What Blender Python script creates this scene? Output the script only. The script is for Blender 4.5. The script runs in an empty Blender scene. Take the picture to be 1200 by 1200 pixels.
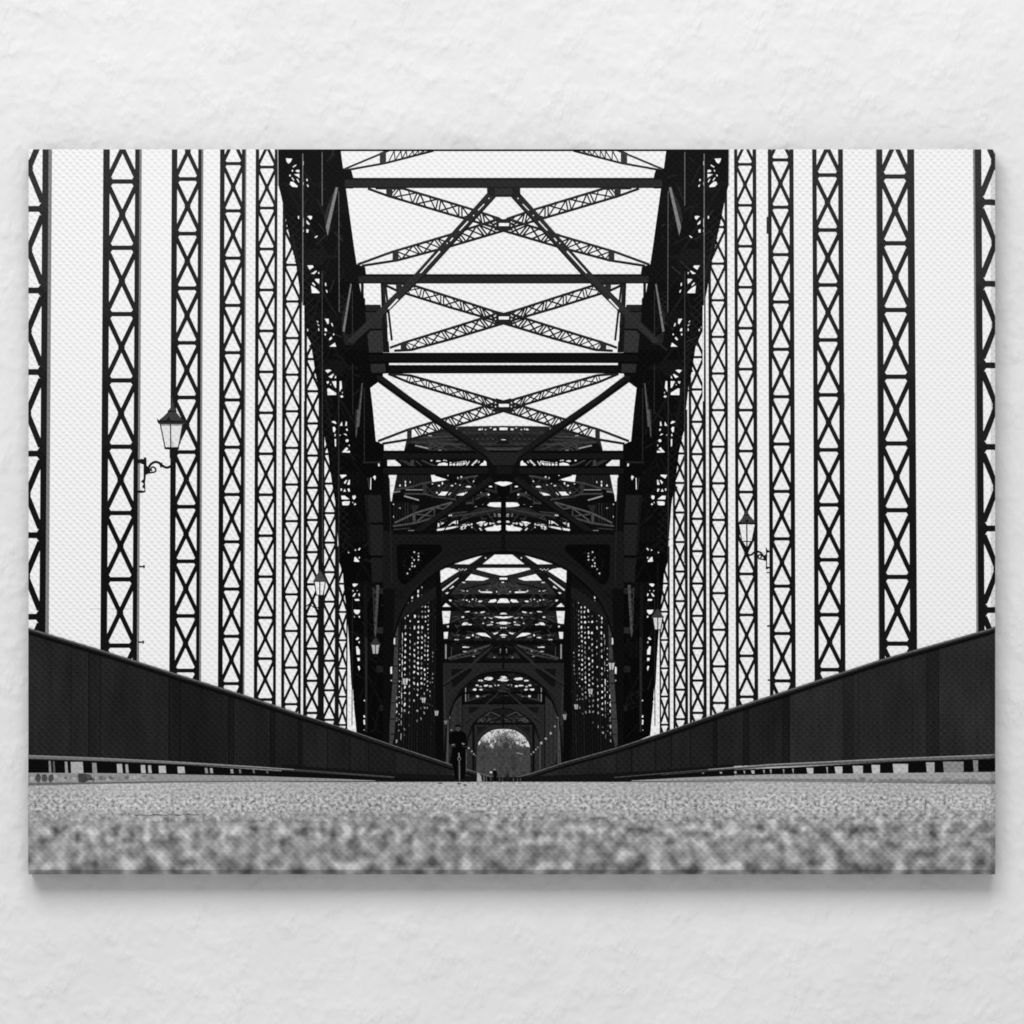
import bpy, math, random
from mathutils import Vector
from mathutils.geometry import delaunay_2d_cdt

# ------------------------------------------------------------------ scene
C = bpy.context.scene.collection
scn = bpy.context.scene
R = random.Random(7)
DEPTH = 0.038                  # the stretched canvas stands 38 mm off the wall
X0, X1, Y0, Y1 = 33.0, 1167.0, 175.0, 1025.0     # canvas outline, 1 unit = 1 mm on the wall
CH = 6.0                       # soft folded edge of the canvas, mm
CX = 590.0                     # centre line of the pictured bridge
BASE = Vector(((X0 + X1) / 2 - 600, 0, 600 - Y1)) / 1000.0   # empty sits at the foot of the canvas

def lin(v):
    v /= 255.0
    return v / 12.92 if v <= 0.04045 else ((v + 0.055) / 1.055) ** 2.4

# ------------------------------------------------------------------ materials
def nn(nt, typ, **kw):
    n = nt.nodes.new(typ)
    for k, v in kw.items():
        setattr(n, k, v)
    return n

def math_node(nt, op, a, b=None, c=None):
    n = nn(nt, 'ShaderNodeMath', operation=op)
    for i, v in enumerate((a, b, c)):
        if v is None: continue
        if isinstance(v, (int, float)): n.inputs[i].default_value = v
        else: nt.links.new(v, n.inputs[i])
    return n.outputs[0]

def weave_height(nt, co):
    """plain-weave canvas threads, about 8 mm repeat"""
    sep = nn(nt, 'ShaderNodeSeparateXYZ'); nt.links.new(co, sep.inputs[0])
    ns = nn(nt, 'ShaderNodeTexNoise'); ns.inputs['Scale'].default_value = 55; ns.inputs['Detail'].default_value = 2
    nt.links.new(co, ns.inputs['Vector'])
    wob = math_node(nt, 'MULTIPLY', math_node(nt, 'SUBTRACT', ns.outputs[0], 0.5), 2.2)
    k = 2 * math.pi / 0.0083
    px = math_node(nt, 'ADD', math_node(nt, 'MULTIPLY', sep.outputs[0], k), wob)
    pz = math_node(nt, 'ADD', math_node(nt, 'MULTIPLY', sep.outputs[2], k), wob)
    diag = math_node(nt, 'SINE', math_node(nt, 'ADD', px, pz))
    chk = math_node(nt, 'MULTIPLY', math_node(nt, 'SINE', px), math_node(nt, 'SINE', pz))
    fine = math_node(nt, 'SINE', math_node(nt, 'MULTIPLY', pz, 2.0))
    h = math_node(nt, 'ADD', math_node(nt, 'MULTIPLY', diag, 0.75), math_node(nt, 'MULTIPLY', chk, 0.8))
    return math_node(nt, 'ADD', h, math_node(nt, 'MULTIPLY', fine, 0.25))

E_FACE = 1.0
_mats = {}
def new_mat(name):
    m = bpy.data.materials.new(name); m.use_nodes = True
    nt = m.node_tree
    for n in list(nt.nodes): nt.nodes.remove(n)
    out = nn(nt, 'ShaderNodeOutputMaterial'); b = nn(nt, 'ShaderNodeBsdfPrincipled')
    nt.links.new(b.outputs[0], out.inputs[0])
    return m, nt, b

def add_weave(nt, b, co, dist):
    bump = nn(nt, 'ShaderNodeBump'); bump.inputs['Strength'].default_value = 1.0
    bump.inputs['Distance'].default_value = dist
    # the weave shows more in some patches of the cloth than in others
    pt = nn(nt, 'ShaderNodeTexNoise'); pt.inputs['Scale'].default_value = 3.2; pt.inputs['Detail'].default_value = 1
    nt.links.new(co, pt.inputs['Vector'])
    amp = math_node(nt, 'MULTIPLY_ADD', pt.outputs[0], 1.3, 0.35)
    h = math_node(nt, 'MULTIPLY', weave_height(nt, co), amp)
    nt.links.new(h, bump.inputs['Height'])
    nt.links.new(bump.outputs[0], b.inputs['Normal'])

WEAVE = 0.00024
def ink(t):
    """printed grey of tone t (0..255) on woven canvas"""
    t = int(round(t))
    if t in _mats: return _mats[t]
    m, nt, b = new_mat('printed_grey_%d' % t)
    tc = nn(nt, 'ShaderNodeTexCoord'); co = tc.outputs['Object']
    ns = nn(nt, 'ShaderNodeTexNoise'); ns.inputs['Scale'].default_value = 420; ns.inputs['Detail'].default_value = 2
    nt.links.new(co, ns.inputs['Vector'])
    g = max(0.0012, lin(t) / E_FACE)
    amp = 0.5 if t < 200 else 0.03
    f = math_node(nt, 'MULTIPLY_ADD', math_node(nt, 'SUBTRACT', ns.outputs[0], 0.5), amp * g, g)
    cc = nn(nt, 'ShaderNodeCombineColor')
    for i in range(3): nt.links.new(f, cc.inputs[i])
    nt.links.new(cc.outputs[0], b.inputs['Base Color'])
    b.inputs['Roughness'].default_value = 0.62
    b.inputs['Specular IOR Level'].default_value = 0.006 if t < 200 else 0.05
    add_weave(nt, b, co, WEAVE if t > 100 else WEAVE * 1.5)
    _mats[t] = m
    return m

def plate_ink(t):
    """printed grey of a painted steel plate with faint vertical streaks and grime"""
    key = ('plate', t)
    if key in _mats: return _mats[key]
    m, nt, b = new_mat('printed_steel_plate_%d' % t)
    tc = nn(nt, 'ShaderNodeTexCoord'); co = tc.outputs['Object']
    def noise(sc, sx, sz, det):
        mp = nn(nt, 'ShaderNodeMapping'); mp.inputs['Scale'].default_value = (sx, 0, sz); nt.links.new(co, mp.inputs[0])
        n = nn(nt, 'ShaderNodeTexNoise'); n.inputs['Scale'].default_value = sc; n.inputs['Detail'].default_value = det
        nt.links.new(mp.outputs[0], n.inputs['Vector']); return n.outputs[0]
    f = math_node(nt, 'ADD', math_node(nt, 'MULTIPLY', noise(260, 1, .06, 2), 0.5), math_node(nt, 'MULTIPLY', noise(26, 1, .5, 3), 0.9))
    f = math_node(nt, 'ADD', f, math_node(nt, 'MULTIPLY', noise(420, 1, 1, 2), 0.5))
    g = lin(t)
    v = math_node(nt, 'MAXIMUM', math_node(nt, 'MULTIPLY_ADD', f, 1.35 * g, -0.28 * g), 0.001)
    cc = nn(nt, 'ShaderNodeCombineColor')
    for i in range(3): nt.links.new(v, cc.inputs[i])
    nt.links.new(cc.outputs[0], b.inputs['Base Color'])
    b.inputs['Roughness'].default_value = 0.6; b.inputs['Specular IOR Level'].default_value = 0.03
    add_weave(nt, b, co, WEAVE * 1.5)
    _mats[key] = m; return m

def road_mat():
    if 'road' in _mats: return _mats['road']
    m, nt, b = new_mat('printed_asphalt')
    tc = nn(nt, 'ShaderNodeTexCoord'); co = tc.outputs['Object']
    sep = nn(nt, 'ShaderNodeSeparateXYZ'); nt.links.new(co, sep.inputs[0])
    def noise(sc, sx, sz, det=2, rough=0.5):
        mp = nn(nt, 'ShaderNodeMapping'); mp.inputs['Scale'].default_value = (sx, 0.0, sz)
        nt.links.new(co, mp.inputs[0])
        n = nn(nt, 'ShaderNodeTexNoise'); n.inputs['Scale'].default_value = sc
        n.inputs['Detail'].default_value = det; n.inputs['Roughness'].default_value = rough
        nt.links.new(mp.outputs[0], n.inputs['Vector']); return n.outputs[0]
    def ramp(x, stops):
        r = nn(nt, 'ShaderNodeValToRGB'); e = r.color_ramp.elements
        while len(e) < len(stops): e.new(0.5)
        for i, (p, v) in enumerate(stops):
            e[i].position = p; e[i].color = (v, v, v, 1)
        nt.links.new(x, r.inputs[0]); return r.outputs[0]
    # height above the foot of the print, 0 at 1025, 0.110 at 915
    z = sep.outputs[2]
    zw = math_node(nt, 'MULTIPLY_ADD', math_node(nt, 'SUBTRACT', noise(9, 1, .4), 0.5), 0.018, z)
    sharp = ramp(math_node(nt, 'MULTIPLY', zw, 1 / 0.11), [(0.60, 0), (0.72, 1)])
    half = ramp(math_node(nt, 'MULTIPLY', zw, 1 / 0.11), [(0.50, 0), (0.63, 1)])
    near = ramp(math_node(nt, 'MULTIPLY', z, 1 / 0.11), [(0.12, 0), (0.42, 1)])
    far = ramp(math_node(nt, 'MULTIPLY', z, 1 / 0.11), [(0.80, 0), (1.0, 1)])
    g = lambda t: lin(t) / E_FACE
    fine = ramp(noise(230, 1, 1.15, 3, .65), [(0.33, g(88)), (0.48, g(168)), (0.66, g(218))])
    fine2 = ramp(noise(330, .8, 1.6, 2, .6), [(0.30, g(125)), (0.5, g(174)), (0.70, g(205))])
    mid = ramp(noise(120, 1, 1.1, 2, .6), [(0.30, g(84)), (0.47, g(144)), (0.57, g(174)), (0.70, g(216))])
    blur_a = ramp(noise(64, 1, 1.05, 1.5, .5), [(0.30, g(80)), (0.44, g(130)), (0.56, g(164)), (0.70, g(208))])
    blur_b = ramp(noise(50, 1, 1.0, 1.2, .5), [(0.30, g(78)), (0.44, g(124)), (0.56, g(156)), (0.70, g(198))])
    def mix(f, a, c):
        n = nn(nt, 'ShaderNodeMix', data_type='RGBA'); nt.links.new(f, n.inputs[0])
        nt.links.new(a, n.inputs[6]); nt.links.new(c, n.inputs[7]); return n.outputs[2]
    wide = ramp(noise(6, 1, 1.2, 2), [(0.3, 0.88), (0.7, 1.10)])
    col = mix(sharp, mix(half, mix(near, blur_b, blur_a), mid), mix(far, fine, fine2))
    mm = nn(nt, 'ShaderNodeMix', data_type='RGBA', blend_type='MULTIPLY'); mm.inputs[0].default_value = 1
    nt.links.new(col, mm.inputs[6]); nt.links.new(wide, mm.inputs[7])
    nt.links.new(mm.outputs[2], b.inputs['Base Color'])
    b.inputs['Roughness'].default_value = 0.65; b.inputs['Specular IOR Level'].default_value = 0.12
    add_weave(nt, b, co, WEAVE * 0.9)
    _mats['road'] = m; return m

def tree_mat():
    if 'tree' in _mats: return _mats['tree']
    m, nt, b = new_mat('printed_bare_branches')
    tc = nn(nt, 'ShaderNodeTexCoord'); co = tc.outputs['Object']
    mp = nn(nt, 'ShaderNodeMapping'); mp.inputs['Scale'].default_value = (1, 0, .45); nt.links.new(co, mp.inputs[0])
    n = nn(nt, 'ShaderNodeTexNoise'); n.inputs['Scale'].default_value = 420; n.inputs['Detail'].default_value = 3
    nt.links.new(mp.outputs[0], n.inputs['Vector'])
    r = nn(nt, 'ShaderNodeValToRGB'); e = r.color_ramp.elements
    e[0].position = .3; e[0].color = (lin(46),) * 3 + (1,); e[1].position = .75; e[1].color = (lin(80),) * 3 + (1,)
    nt.links.new(n.outputs[0], r.inputs[0]); nt.links.new(r.outputs[0], b.inputs['Base Color'])
    b.inputs['Roughness'].default_value = 0.65; b.inputs['Specular IOR Level'].default_value = 0.12
    add_weave(nt, b, co, WEAVE)
    _mats['tree'] = m; return m

def plaster_mat():
    m, nt, b = new_mat('white_trowelled_plaster')
    tc = nn(nt, 'ShaderNodeTexCoord'); co = tc.outputs['Object']
    def noise(sc, det, rough=.5, dist=0.0, scale=(1, 1, 1), rot=0):
        mp = nn(nt, 'ShaderNodeMapping'); mp.inputs['Scale'].default_value = scale; mp.inputs['Rotation'].default_value = (0, rot, 0)
        nt.links.new(co, mp.inputs[0])
        n = nn(nt, 'ShaderNodeTexNoise'); n.inputs['Scale'].default_value = sc; n.inputs['Detail'].default_value = det
        n.inputs['Roughness'].default_value = rough; n.inputs['Distortion'].default_value = dist
        nt.links.new(mp.outputs[0], n.inputs['Vector']); return n.outputs[0]
    lumps = noise(17, 2, .5, .15, (1, 1, .85), .5)
    strokes = noise(72, 2, .45, .1, (1, 1, .55), .55)
    marks = noise(115, 2, .5, .1, (1, 1, .6), .65)
    patch = nn(nt, 'ShaderNodeValToRGB'); patch.color_ramp.elements[0].position = .42; patch.color_ramp.elements[1].position = .68
    nt.links.new(noise(26, 2), patch.inputs[0])
    h = math_node(nt, 'ADD', math_node(nt, 'MULTIPLY', lumps, 0.8), math_node(nt, 'MULTIPLY', strokes, 1.25))
    h = math_node(nt, 'ADD', h, math_node(nt, 'MULTIPLY', math_node(nt, 'MULTIPLY', marks, patch.outputs[0]), 2.6))
    h = math_node(nt, 'ADD', h, math_node(nt, 'MULTIPLY', noise(3.5, 2), 6.0))
    bump = nn(nt, 'ShaderNodeBump'); bump.inputs['Strength'].default_value = 1.0
    bump.inputs['Distance'].default_value = 0.001
    nt.links.new(h, bump.inputs['Height']); nt.links.new(bump.outputs[0], b.inputs['Normal'])
    blot = nn(nt, 'ShaderNodeValToRGB'); e = blot.color_ramp.elements
    e[0].position = .3; e[0].color = (.775, .775, .775, 1); e[1].position = .7; e[1].color = (.825, .825, .825, 1)
    nt.links.new(noise(4.5, 3), blot.inputs[0]); nt.links.new(blot.outputs[0], b.inputs['Base Color'])
    b.inputs['Roughness'].default_value = 0.85; b.inputs['Specular IOR Level'].default_value = 0.1
    return m

# ------------------------------------------------------------------ flat printed shapes
def clip_half(poly, axis, lim, keep_less):
    out = []; n = len(poly)
    for i in range(n):
        a, b = poly[i], poly[(i + 1) % n]
        ia = (a[axis] <= lim) == keep_less or a[axis] == lim
        ib = (b[axis] <= lim) == keep_less or b[axis] == lim
        if ia: out.append(a)
        if ia != ib:
            t = (lim - a[axis]) / (b[axis] - a[axis])
            out.append((a[0] + t * (b[0] - a[0]), a[1] + t * (b[1] - a[1])))
    return out

def clip_rect(poly, x0, y0, x1, y1):
    for axis, lim, less in ((0, x0, False), (0, x1, True), (1, y0, False), (1, y1, True)):
        if len(poly) < 3: return []
        poly = clip_half(poly, axis, lim, less)
    return poly if len(poly) >= 3 else []

def area(p):
    return 0.5 * sum(p[i][0] * p[(i + 1) % len(p)][1] - p[(i + 1) % len(p)][0] * p[i][1] for i in range(len(p)))

def union(polys):
    vs, fs = [], []
    for p in polys:
        q = []
        for v in p:
            v = (round(v[0], 3), round(v[1], 3))
            if not q or v != q[-1]: q.append(v)
        if len(q) > 1 and q[0] == q[-1]: q.pop()
        if len(q) < 3 or abs(area(q)) < 0.01: continue
        if area(q) < 0: q = q[::-1]
        k = len(vs); vs += [Vector(v) for v in q]; fs.append(list(range(k, k + len(q))))
    if not fs: return [], []
    r = delaunay_2d_cdt(vs, [], fs, 0, 1e-4)
    V, F, OF = r[0], r[2], r[5]
    return V, [f for f, o in zip(F, OF) if o]

LAYER = [1]; TOP = {}
STEP = 0.000003
def drop(x, y):
    """the canvas edge folds back over its bars along the right and the foot"""
    d = 0.0
    if x > X1 - CH: d = max(d, (x - (X1 - CH)) / CH)
    if y > Y1 - CH: d = max(d, (y - (Y1 - CH)) / CH)
    if x < X0 + 1: d = max(d, 0.3 * (X0 + 1 - x))
    return d * 0.0080

class Ink:
    """collects the flat shapes of one pictured thing, in printing order"""
    def __init__(s): s.runs = []
    def add(s, poly, tone):
        if s.runs and s.runs[-1][0] == tone: s.runs[-1][1].append(list(poly))
        else: s.runs.append((tone, [list(poly)]))
        return s
    def bar(s, a, b, w, tone, w2=None):
        w2 = w if w2 is None else w2
        dx, dy = b[0] - a[0], b[1] - a[1]; l = math.hypot(dx, dy) or 1
        nx, ny = -dy / l / 2, dx / l / 2
        return s.add([(a[0] + nx * w, a[1] + ny * w), (b[0] + nx * w2, b[1] + ny * w2),
                      (b[0] - nx * w2, b[1] - ny * w2), (a[0] - nx * w, a[1] - ny * w)], tone)
    def line(s, pts, w, tone):
        for a, b in zip(pts, pts[1:]): s.bar(a, b, w, tone)
        for p in pts[1:-1]: s.oval(p, w / 2, w / 2, tone, 8)
        return s
    def rect(s, x0, y0, x1, y1, tone): return s.add([(x0, y0), (x1, y0), (x1, y1), (x0, y1)], tone)
    def oval(s, c, rx, ry, tone, n=14):
        return s.add([(c[0] + rx * math.cos(2 * math.pi * i / n), c[1] + ry * math.sin(2 * math.pi * i / n)) for i in range(n)], tone)
    def blob(s, c, rx, ry, tone, rough=.25, n=11):
        return s.add([(c[0] + rx * (1 + R.uniform(-rough, rough)) * math.cos(2 * math.pi * i / n),
                       c[1] + ry * (1 + R.uniform(-rough, rough)) * math.sin(2 * math.pi * i / n)) for i in range(n)], tone)
    def mirrored(s):
        o = Ink(); o.runs = [(t, [[(2 * CX - x, y) for x, y in p] for p in ps]) for t, ps in s.runs]; return o
    def build(s, name, parent, label=None, kind=None):
        verts, faces, mi, mats = [], [], [], []
        for tone, polys in s.runs:
            m = tone if not isinstance(tone, (int, float)) else ink(tone)
            if m not in mats: mats.append(m)
            cl = []
            for p in polys:
                xs = [q[0] for q in p]; ys = [q[1] for q in p]
                cells_x = [(X0, X0 + 1), (X0 + 1, X1 - CH), (X1 - CH, X1)]; cells_y = [(Y0, Y1 - CH), (Y1 - CH, Y1)]
                for cx in cells_x:
                    if max(xs) <= cx[0] or min(xs) >= cx[1]: continue
                    for cy in cells_y:
                        if max(ys) <= cy[0] or min(ys) >= cy[1]: continue
                        if cx[0] > 1000 and cy[0] > 1000:      # mitred corner
                            q = clip_rect(p, cx[0], cy[0], cx[1], cy[1])
                            for sgn in (1, -1):
                                w = [((u - X1) - (v - Y1), v) for u, v in q] if q else []
                                w = clip_half(w, 0, 0.0, sgn > 0) if w else []
                                w = [(u + X1 + (v - Y1), v) for u, v in w]
                                if len(w) > 2: cl.append(w)
                            continue
                        q = clip_rect(p, cx[0], cy[0], cx[1], cy[1])
                        if q: cl.append(q)
            V, F = union(cl)
            if not F: continue
            cells = set()
            for p in cl:
                xs = [q[0] for q in p]; ys = [q[1] for q in p]
                for gx in range(int(min(xs) // 6), int(max(xs) // 6) + 1):
                    for gy in range(int(min(ys) // 6), int(max(ys) // 6) + 1): cells.add((gx, gy))
            lay = 1 + max(TOP.get(c, 0) for c in cells)
            for c in cells: TOP[c] = lay
            LAYER[0] = max(LAYER[0], lay)
            k = len(verts)
            for v in V:
                y = -DEPTH - lay * STEP + drop(v[0], v[1])
                verts.append(((v[0] - 600) / 1000 - BASE.x, y - BASE.y, (600 - v[1]) / 1000 - BASE.z))
            for f in F:
                faces.append([k + i for i in f][::1]); mi.append(mats.index(m))
        me = bpy.data.meshes.new(name)
        me.from_pydata(verts, [], faces)
        for m in mats: me.materials.append(m)
        for p, i in zip(me.polygons, mi): p.material_index = i
        me.update()
        # face the room
        import bmesh
        bm = bmesh.new(); bm.from_mesh(me)
        for f in bm.faces:
            f.normal_update()
            if f.normal.y > 0: f.normal_flip()
        bm.to_mesh(me); bm.free()
        o = bpy.data.objects.new(name, me); C.objects.link(o); o.parent = parent
        if label: o['label'] = label
        if kind: o['kind'] = kind
        return o

def Z(x0, y0, s):
    """coordinates read off an enlarged detail of the picture"""
    return lambda *a: [(x0 + a[i] / s, y0 + a[i + 1] / s) for i in range(0, len(a), 2)]
def mir(pts): return [(2 * CX - x, y) for x, y in pts]

# ------------------------------------------------------------------ the canvas itself
root = bpy.data.objects.new('canvas_print', None); C.objects.link(root)
root.location = BASE
root['label'] = 'large black and white canvas print of a steel arch bridge on the white plaster wall'
root['category'] = 'canvas print'

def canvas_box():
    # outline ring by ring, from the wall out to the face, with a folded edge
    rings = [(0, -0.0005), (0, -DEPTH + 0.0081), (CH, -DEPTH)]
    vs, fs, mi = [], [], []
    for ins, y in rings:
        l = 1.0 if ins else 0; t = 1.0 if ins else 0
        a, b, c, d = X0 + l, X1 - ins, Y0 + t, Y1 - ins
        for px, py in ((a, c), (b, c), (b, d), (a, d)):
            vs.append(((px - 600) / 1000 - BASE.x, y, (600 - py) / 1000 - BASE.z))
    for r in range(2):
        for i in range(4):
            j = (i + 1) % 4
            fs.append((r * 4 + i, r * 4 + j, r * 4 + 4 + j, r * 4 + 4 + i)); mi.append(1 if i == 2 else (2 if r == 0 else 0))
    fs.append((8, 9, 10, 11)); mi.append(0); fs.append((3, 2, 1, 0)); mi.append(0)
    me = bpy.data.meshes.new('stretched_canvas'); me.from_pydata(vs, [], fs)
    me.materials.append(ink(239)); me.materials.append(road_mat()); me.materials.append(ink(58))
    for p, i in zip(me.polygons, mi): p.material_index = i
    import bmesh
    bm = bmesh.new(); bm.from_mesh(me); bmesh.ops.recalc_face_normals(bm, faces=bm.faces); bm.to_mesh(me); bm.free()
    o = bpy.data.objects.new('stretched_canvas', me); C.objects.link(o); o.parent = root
canvas_box()

# sky
sky = Ink().rect(X0, Y0, X1, 940, 239)
sky.build('sky', root)

def P(name, ink_obj, label=None, kind=None): return ink_obj.build(name, root, label, kind)

# faint far structures on the horizon behind the left hangers
far = Ink()
far.line([(105.5, 713.5), (157, 713.5)], 0.8, 205).line([(132.5, 714), (132.5, 762)], 0.7, 222)
P('crane', far)

BL, DK, STEEL = 9, 16, 42
WH = 243
# ------------------------------------------------------------------ hanger columns (lattice posts)
def lean(x, y): return CX + (x - CX) * (1 + 1.25e-5 * (y - 175))
def column(xl, xli, xri, xr, edge, per, ref, tb, td, ybot, tone=46, inner_edge=None, ytop=170, edge_left=False, lo=24):
    """two chords, horizontal battens, crossed lacing"""
    k = Ink(); td *= 1.12 if per > 40 else 1.3; tb *= 1.06 if per > 40 else 1.2
    if per < 40: xli += .25; xri -= .25
    L = lambda x, y: (lean(x, y), y)
    if edge:
        xa, xb = (xr - .5, xr + edge) if not edge_left else (xl - edge, xl + .5)
        k.add([L(xa, ytop), L(xb, ytop), L(xb, ybot), L(xa, ybot)], 128)
    y = ref
    while y > ytop: y -= per
    while y < ytop - per: y += per
    segs = []
    def q(p, yy): k.add(p, tone + (lo - tone) * max(0, min(1, round((yy - 200) / 40) / 10.)))
    rows = []
    while y < ybot + per: rows.append(y); y += per
    # tone drifts from the hazy top to the dark foot, one printed step per panel
    for yy in rows:
        a, b = max(ytop, yy), min(ybot, yy + per)
        mid = (a + b) / 2
        if b > a:
            q([L(xl, a), L(xli, a), L(xli, b), L(xl, b)], mid)
            q([L(xri, a), L(xr, a), L(xr, b), L(xri, b)], mid)
        xa, xb = (xl + xli) / 2, (xri + xr) / 2
        if yy < ybot + tb:
            q([L(xa, yy - tb / 2), L(xb, yy - tb / 2), L(xb, yy + tb / 2), L(xa, yy + tb / 2)], yy)
            g = (xri - xli) * .12
            for yb in (yy - tb / 2, yy + tb / 2):           # small rounded gussets in the corners
                s = -1 if yb < yy else 1
                q([L(xli - .3, yb), L(xli + g, yb), L(xli - .3, yb + s * g * 1.6)], yy)
                q([L(xri + .3, yb), L(xri - g, yb), L(xri + .3, yb + s * g * 1.6)], yy)
        e = per * .085
        p0, p1 = L(xli - .4, yy + e), L(xri + .4, yy + per - e)
        p2, p3 = L(xri + .4, yy + e), L(xli - .4, yy + per - e)
        tone_here = tone + (lo - tone) * max(0, min(1, round((mid - 200) / 40) / 10.))
        k.bar(p0, p1, td, tone_here); k.bar(p2, p3, td, tone_here)
        xm = (xli + xri) / 2
        k.oval(L(xm, yy + per / 2), td * .75, td * .9, tone_here, 8)
    k.runs = [(t, [c for c in (clip_rect(p, -50, ytop, 1250, ybot) for p in ps) if c]) for t, ps in k.runs]
    return k
def colours_clip(k, fn):
    return k

left_cols = [
    # xl, xli, xri, xr, edge, per, ref, bar, diag, ybot
    (2, 18, 49.8, 57, 4, 95.6, 244.8, 6.6, 6.2, 760),
    (121, 128.8, 158.4, 163.6, 2.6, 77.7, 212.7, 5.0, 4.9, 790),
    (201.3, 207.9, 232.3, 236.2, 2.2, 64.0, 209.8, 4.3, 4.3, 812),
    (257.9, 263.4, 283.5, 287.3, 1.5, 55.4, 191.7, 3.7, 3.7, 830),
    (299.7, 303.8, 322, 325.4, 0, 48.0, 195.8, 3.2, 3.1, 845),
    (331.5, 335.1, 351.2, 354.4, 0, 42.9, 267.5, 2.8, 2.7, 852),
    (357, 360.3, 374.4, 378.4, 0, 37.7, 420.8, 2.5, 2.4, 858),
    (378.4, 381, 394, 396.6, 0, 34.6, 670.5, 2.3, 2.2, 862),
    (396.5, 398.3, 407.2, 408.6, 0, 33.1, 750.2, 2.0, 2.0, 866),
]
right_cols = [
    (1142.4, 1150, 1182, 1198, 2.2, 95.6, 236.9, 6.6, 6.2, 766),
    (1027.4, 1034, 1063, 1071.3, 1.0, 78.2, 206.9, 5.0, 4.9, 790),
    (951.7, 956.9, 982, 987.8, 0, 64.4, 205.2, 4.3, 4.3, 812),
    (899.7, 904, 924.8, 929.9, 0, 55.5, 187.4, 3.7, 3.7, 830),
    (860.2, 864, 881.8, 886.2, 0, 48.0, 192.6, 3.2, 3.1, 845),
    (829.6, 832.7, 848.8, 852.0, 0, 42.9, 309, 2.8, 2.7, 852),
    (806.3, 809, 822.8, 826.3, 0, 37.9, 418.5, 2.5, 2.4, 858),
    (787.5, 789.8, 801.5, 804.6, 0, 34.6, 600.6, 2.3, 2.2, 862),
    (771.5, 773.0, 781.5, 783.6, 0, 33.1, 750.0, 2.0, 2.0, 866),
]
def parapet_top(x):
    pts = [(33, 736.5), (121, 763), (204, 789.4), (286, 815), (350, 836.6), (400, 852.5), (462, 874), (530, 896.5), (590, 914),
           (622, 906.5), (660, 894), (720, 877.3), (775, 859.3), (850, 833), (920, 810.4), (1031, 774), (1167, 735.5)]
    for a, b in zip(pts, pts[1:]):
        if a[0] <= x <= b[0]: return a[1] + (b[1] - a[1]) * (x - a[0]) / (b[0] - a[0])
    return pts[0][1] if x < 33 else pts[-1][1]

TOPS = [170, 170, 170, 170, 170, 200, 330, 480, 640]
for i, c in enumerate(left_cols):
    P('hanger_column', column(*c, tone=52 - i * 3, lo=20, ytop=TOPS[i]))
for i, c in enumerate(right_cols):
    P('hanger_column', column(*c, tone=54 - i * 3, lo=23, edge_left=True, ytop=TOPS[i]))
# small step bolts beside three of the columns
for x, y in ((166, 664), (165, 752.5)): P('step_bolt', Ink().rect(x - 3, y - 1, x + 4, y + 1, 30).rect(x + 2, y - 2, x + 3.5, y + 2, 30))
for x, y in ((903, 733.5), (903.5, 797)): P('step_bolt', Ink().rect(x - 4, y - 1, x + 2, y + 1, 30))
for x, y in ((988.5, 472), (899.3, 265)): P('junction_box', Ink().rect(x - 1, y - 11, x + 1.2, y + 9, 50))

# ------------------------------------------------------------------ arch ribs
rib_out = [(326, 172), (326, 216), (330, 232), (336, 262), (342, 290), (347, 310), (350.5, 335), (355, 359), (360, 394), (364, 402), (367, 420),
           (370, 440), (373, 452), (376, 480), (381, 516), (384, 528), (387, 552), (390, 572), (393, 590), (396, 630), (398.2, 661),
           (401.5, 668), (403, 690), (405, 705), (406.5, 720), (408, 740), (410, 770), (411.5, 800), (414, 820), (416.5, 845), (418, 862)]
rib_in = [(462, 880), (462, 640), (458, 600), (455.8, 575), (454, 556), (450, 552), (450, 521), (440.5, 517), (437, 480), (434, 454.5), (443, 448), (448.5, 442), (449, 438),
          (456, 437.5), (456, 426), (449, 413), (449, 380), (446, 357), (428, 357), (428, 350), (426.3, 348.5), (426.3, 332), (429, 332), (429, 321), (428, 313),
          (418, 309.5), (415, 290), (405.5, 221), (414, 221), (414, 208), (412, 200), (402, 197), (398.8, 172)]
z1, z2, z3, z4, z5 = Z(320, 170, 10), Z(320, 280, 10), Z(360, 380, 10), Z(360, 480, 10), Z(380, 640, 10)
z6 = Z(400, 740, 8.571)
def edge_x(y):
    for a, b in zip(rib_out, rib_out[1:]):
        if a[1] <= y <= b[1] and b[1] > a[1]: return a[0] + (b[0] - a[0]) * (y - a[1]) / (b[1] - a[1])
    return rib_out[-1][0]
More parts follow.
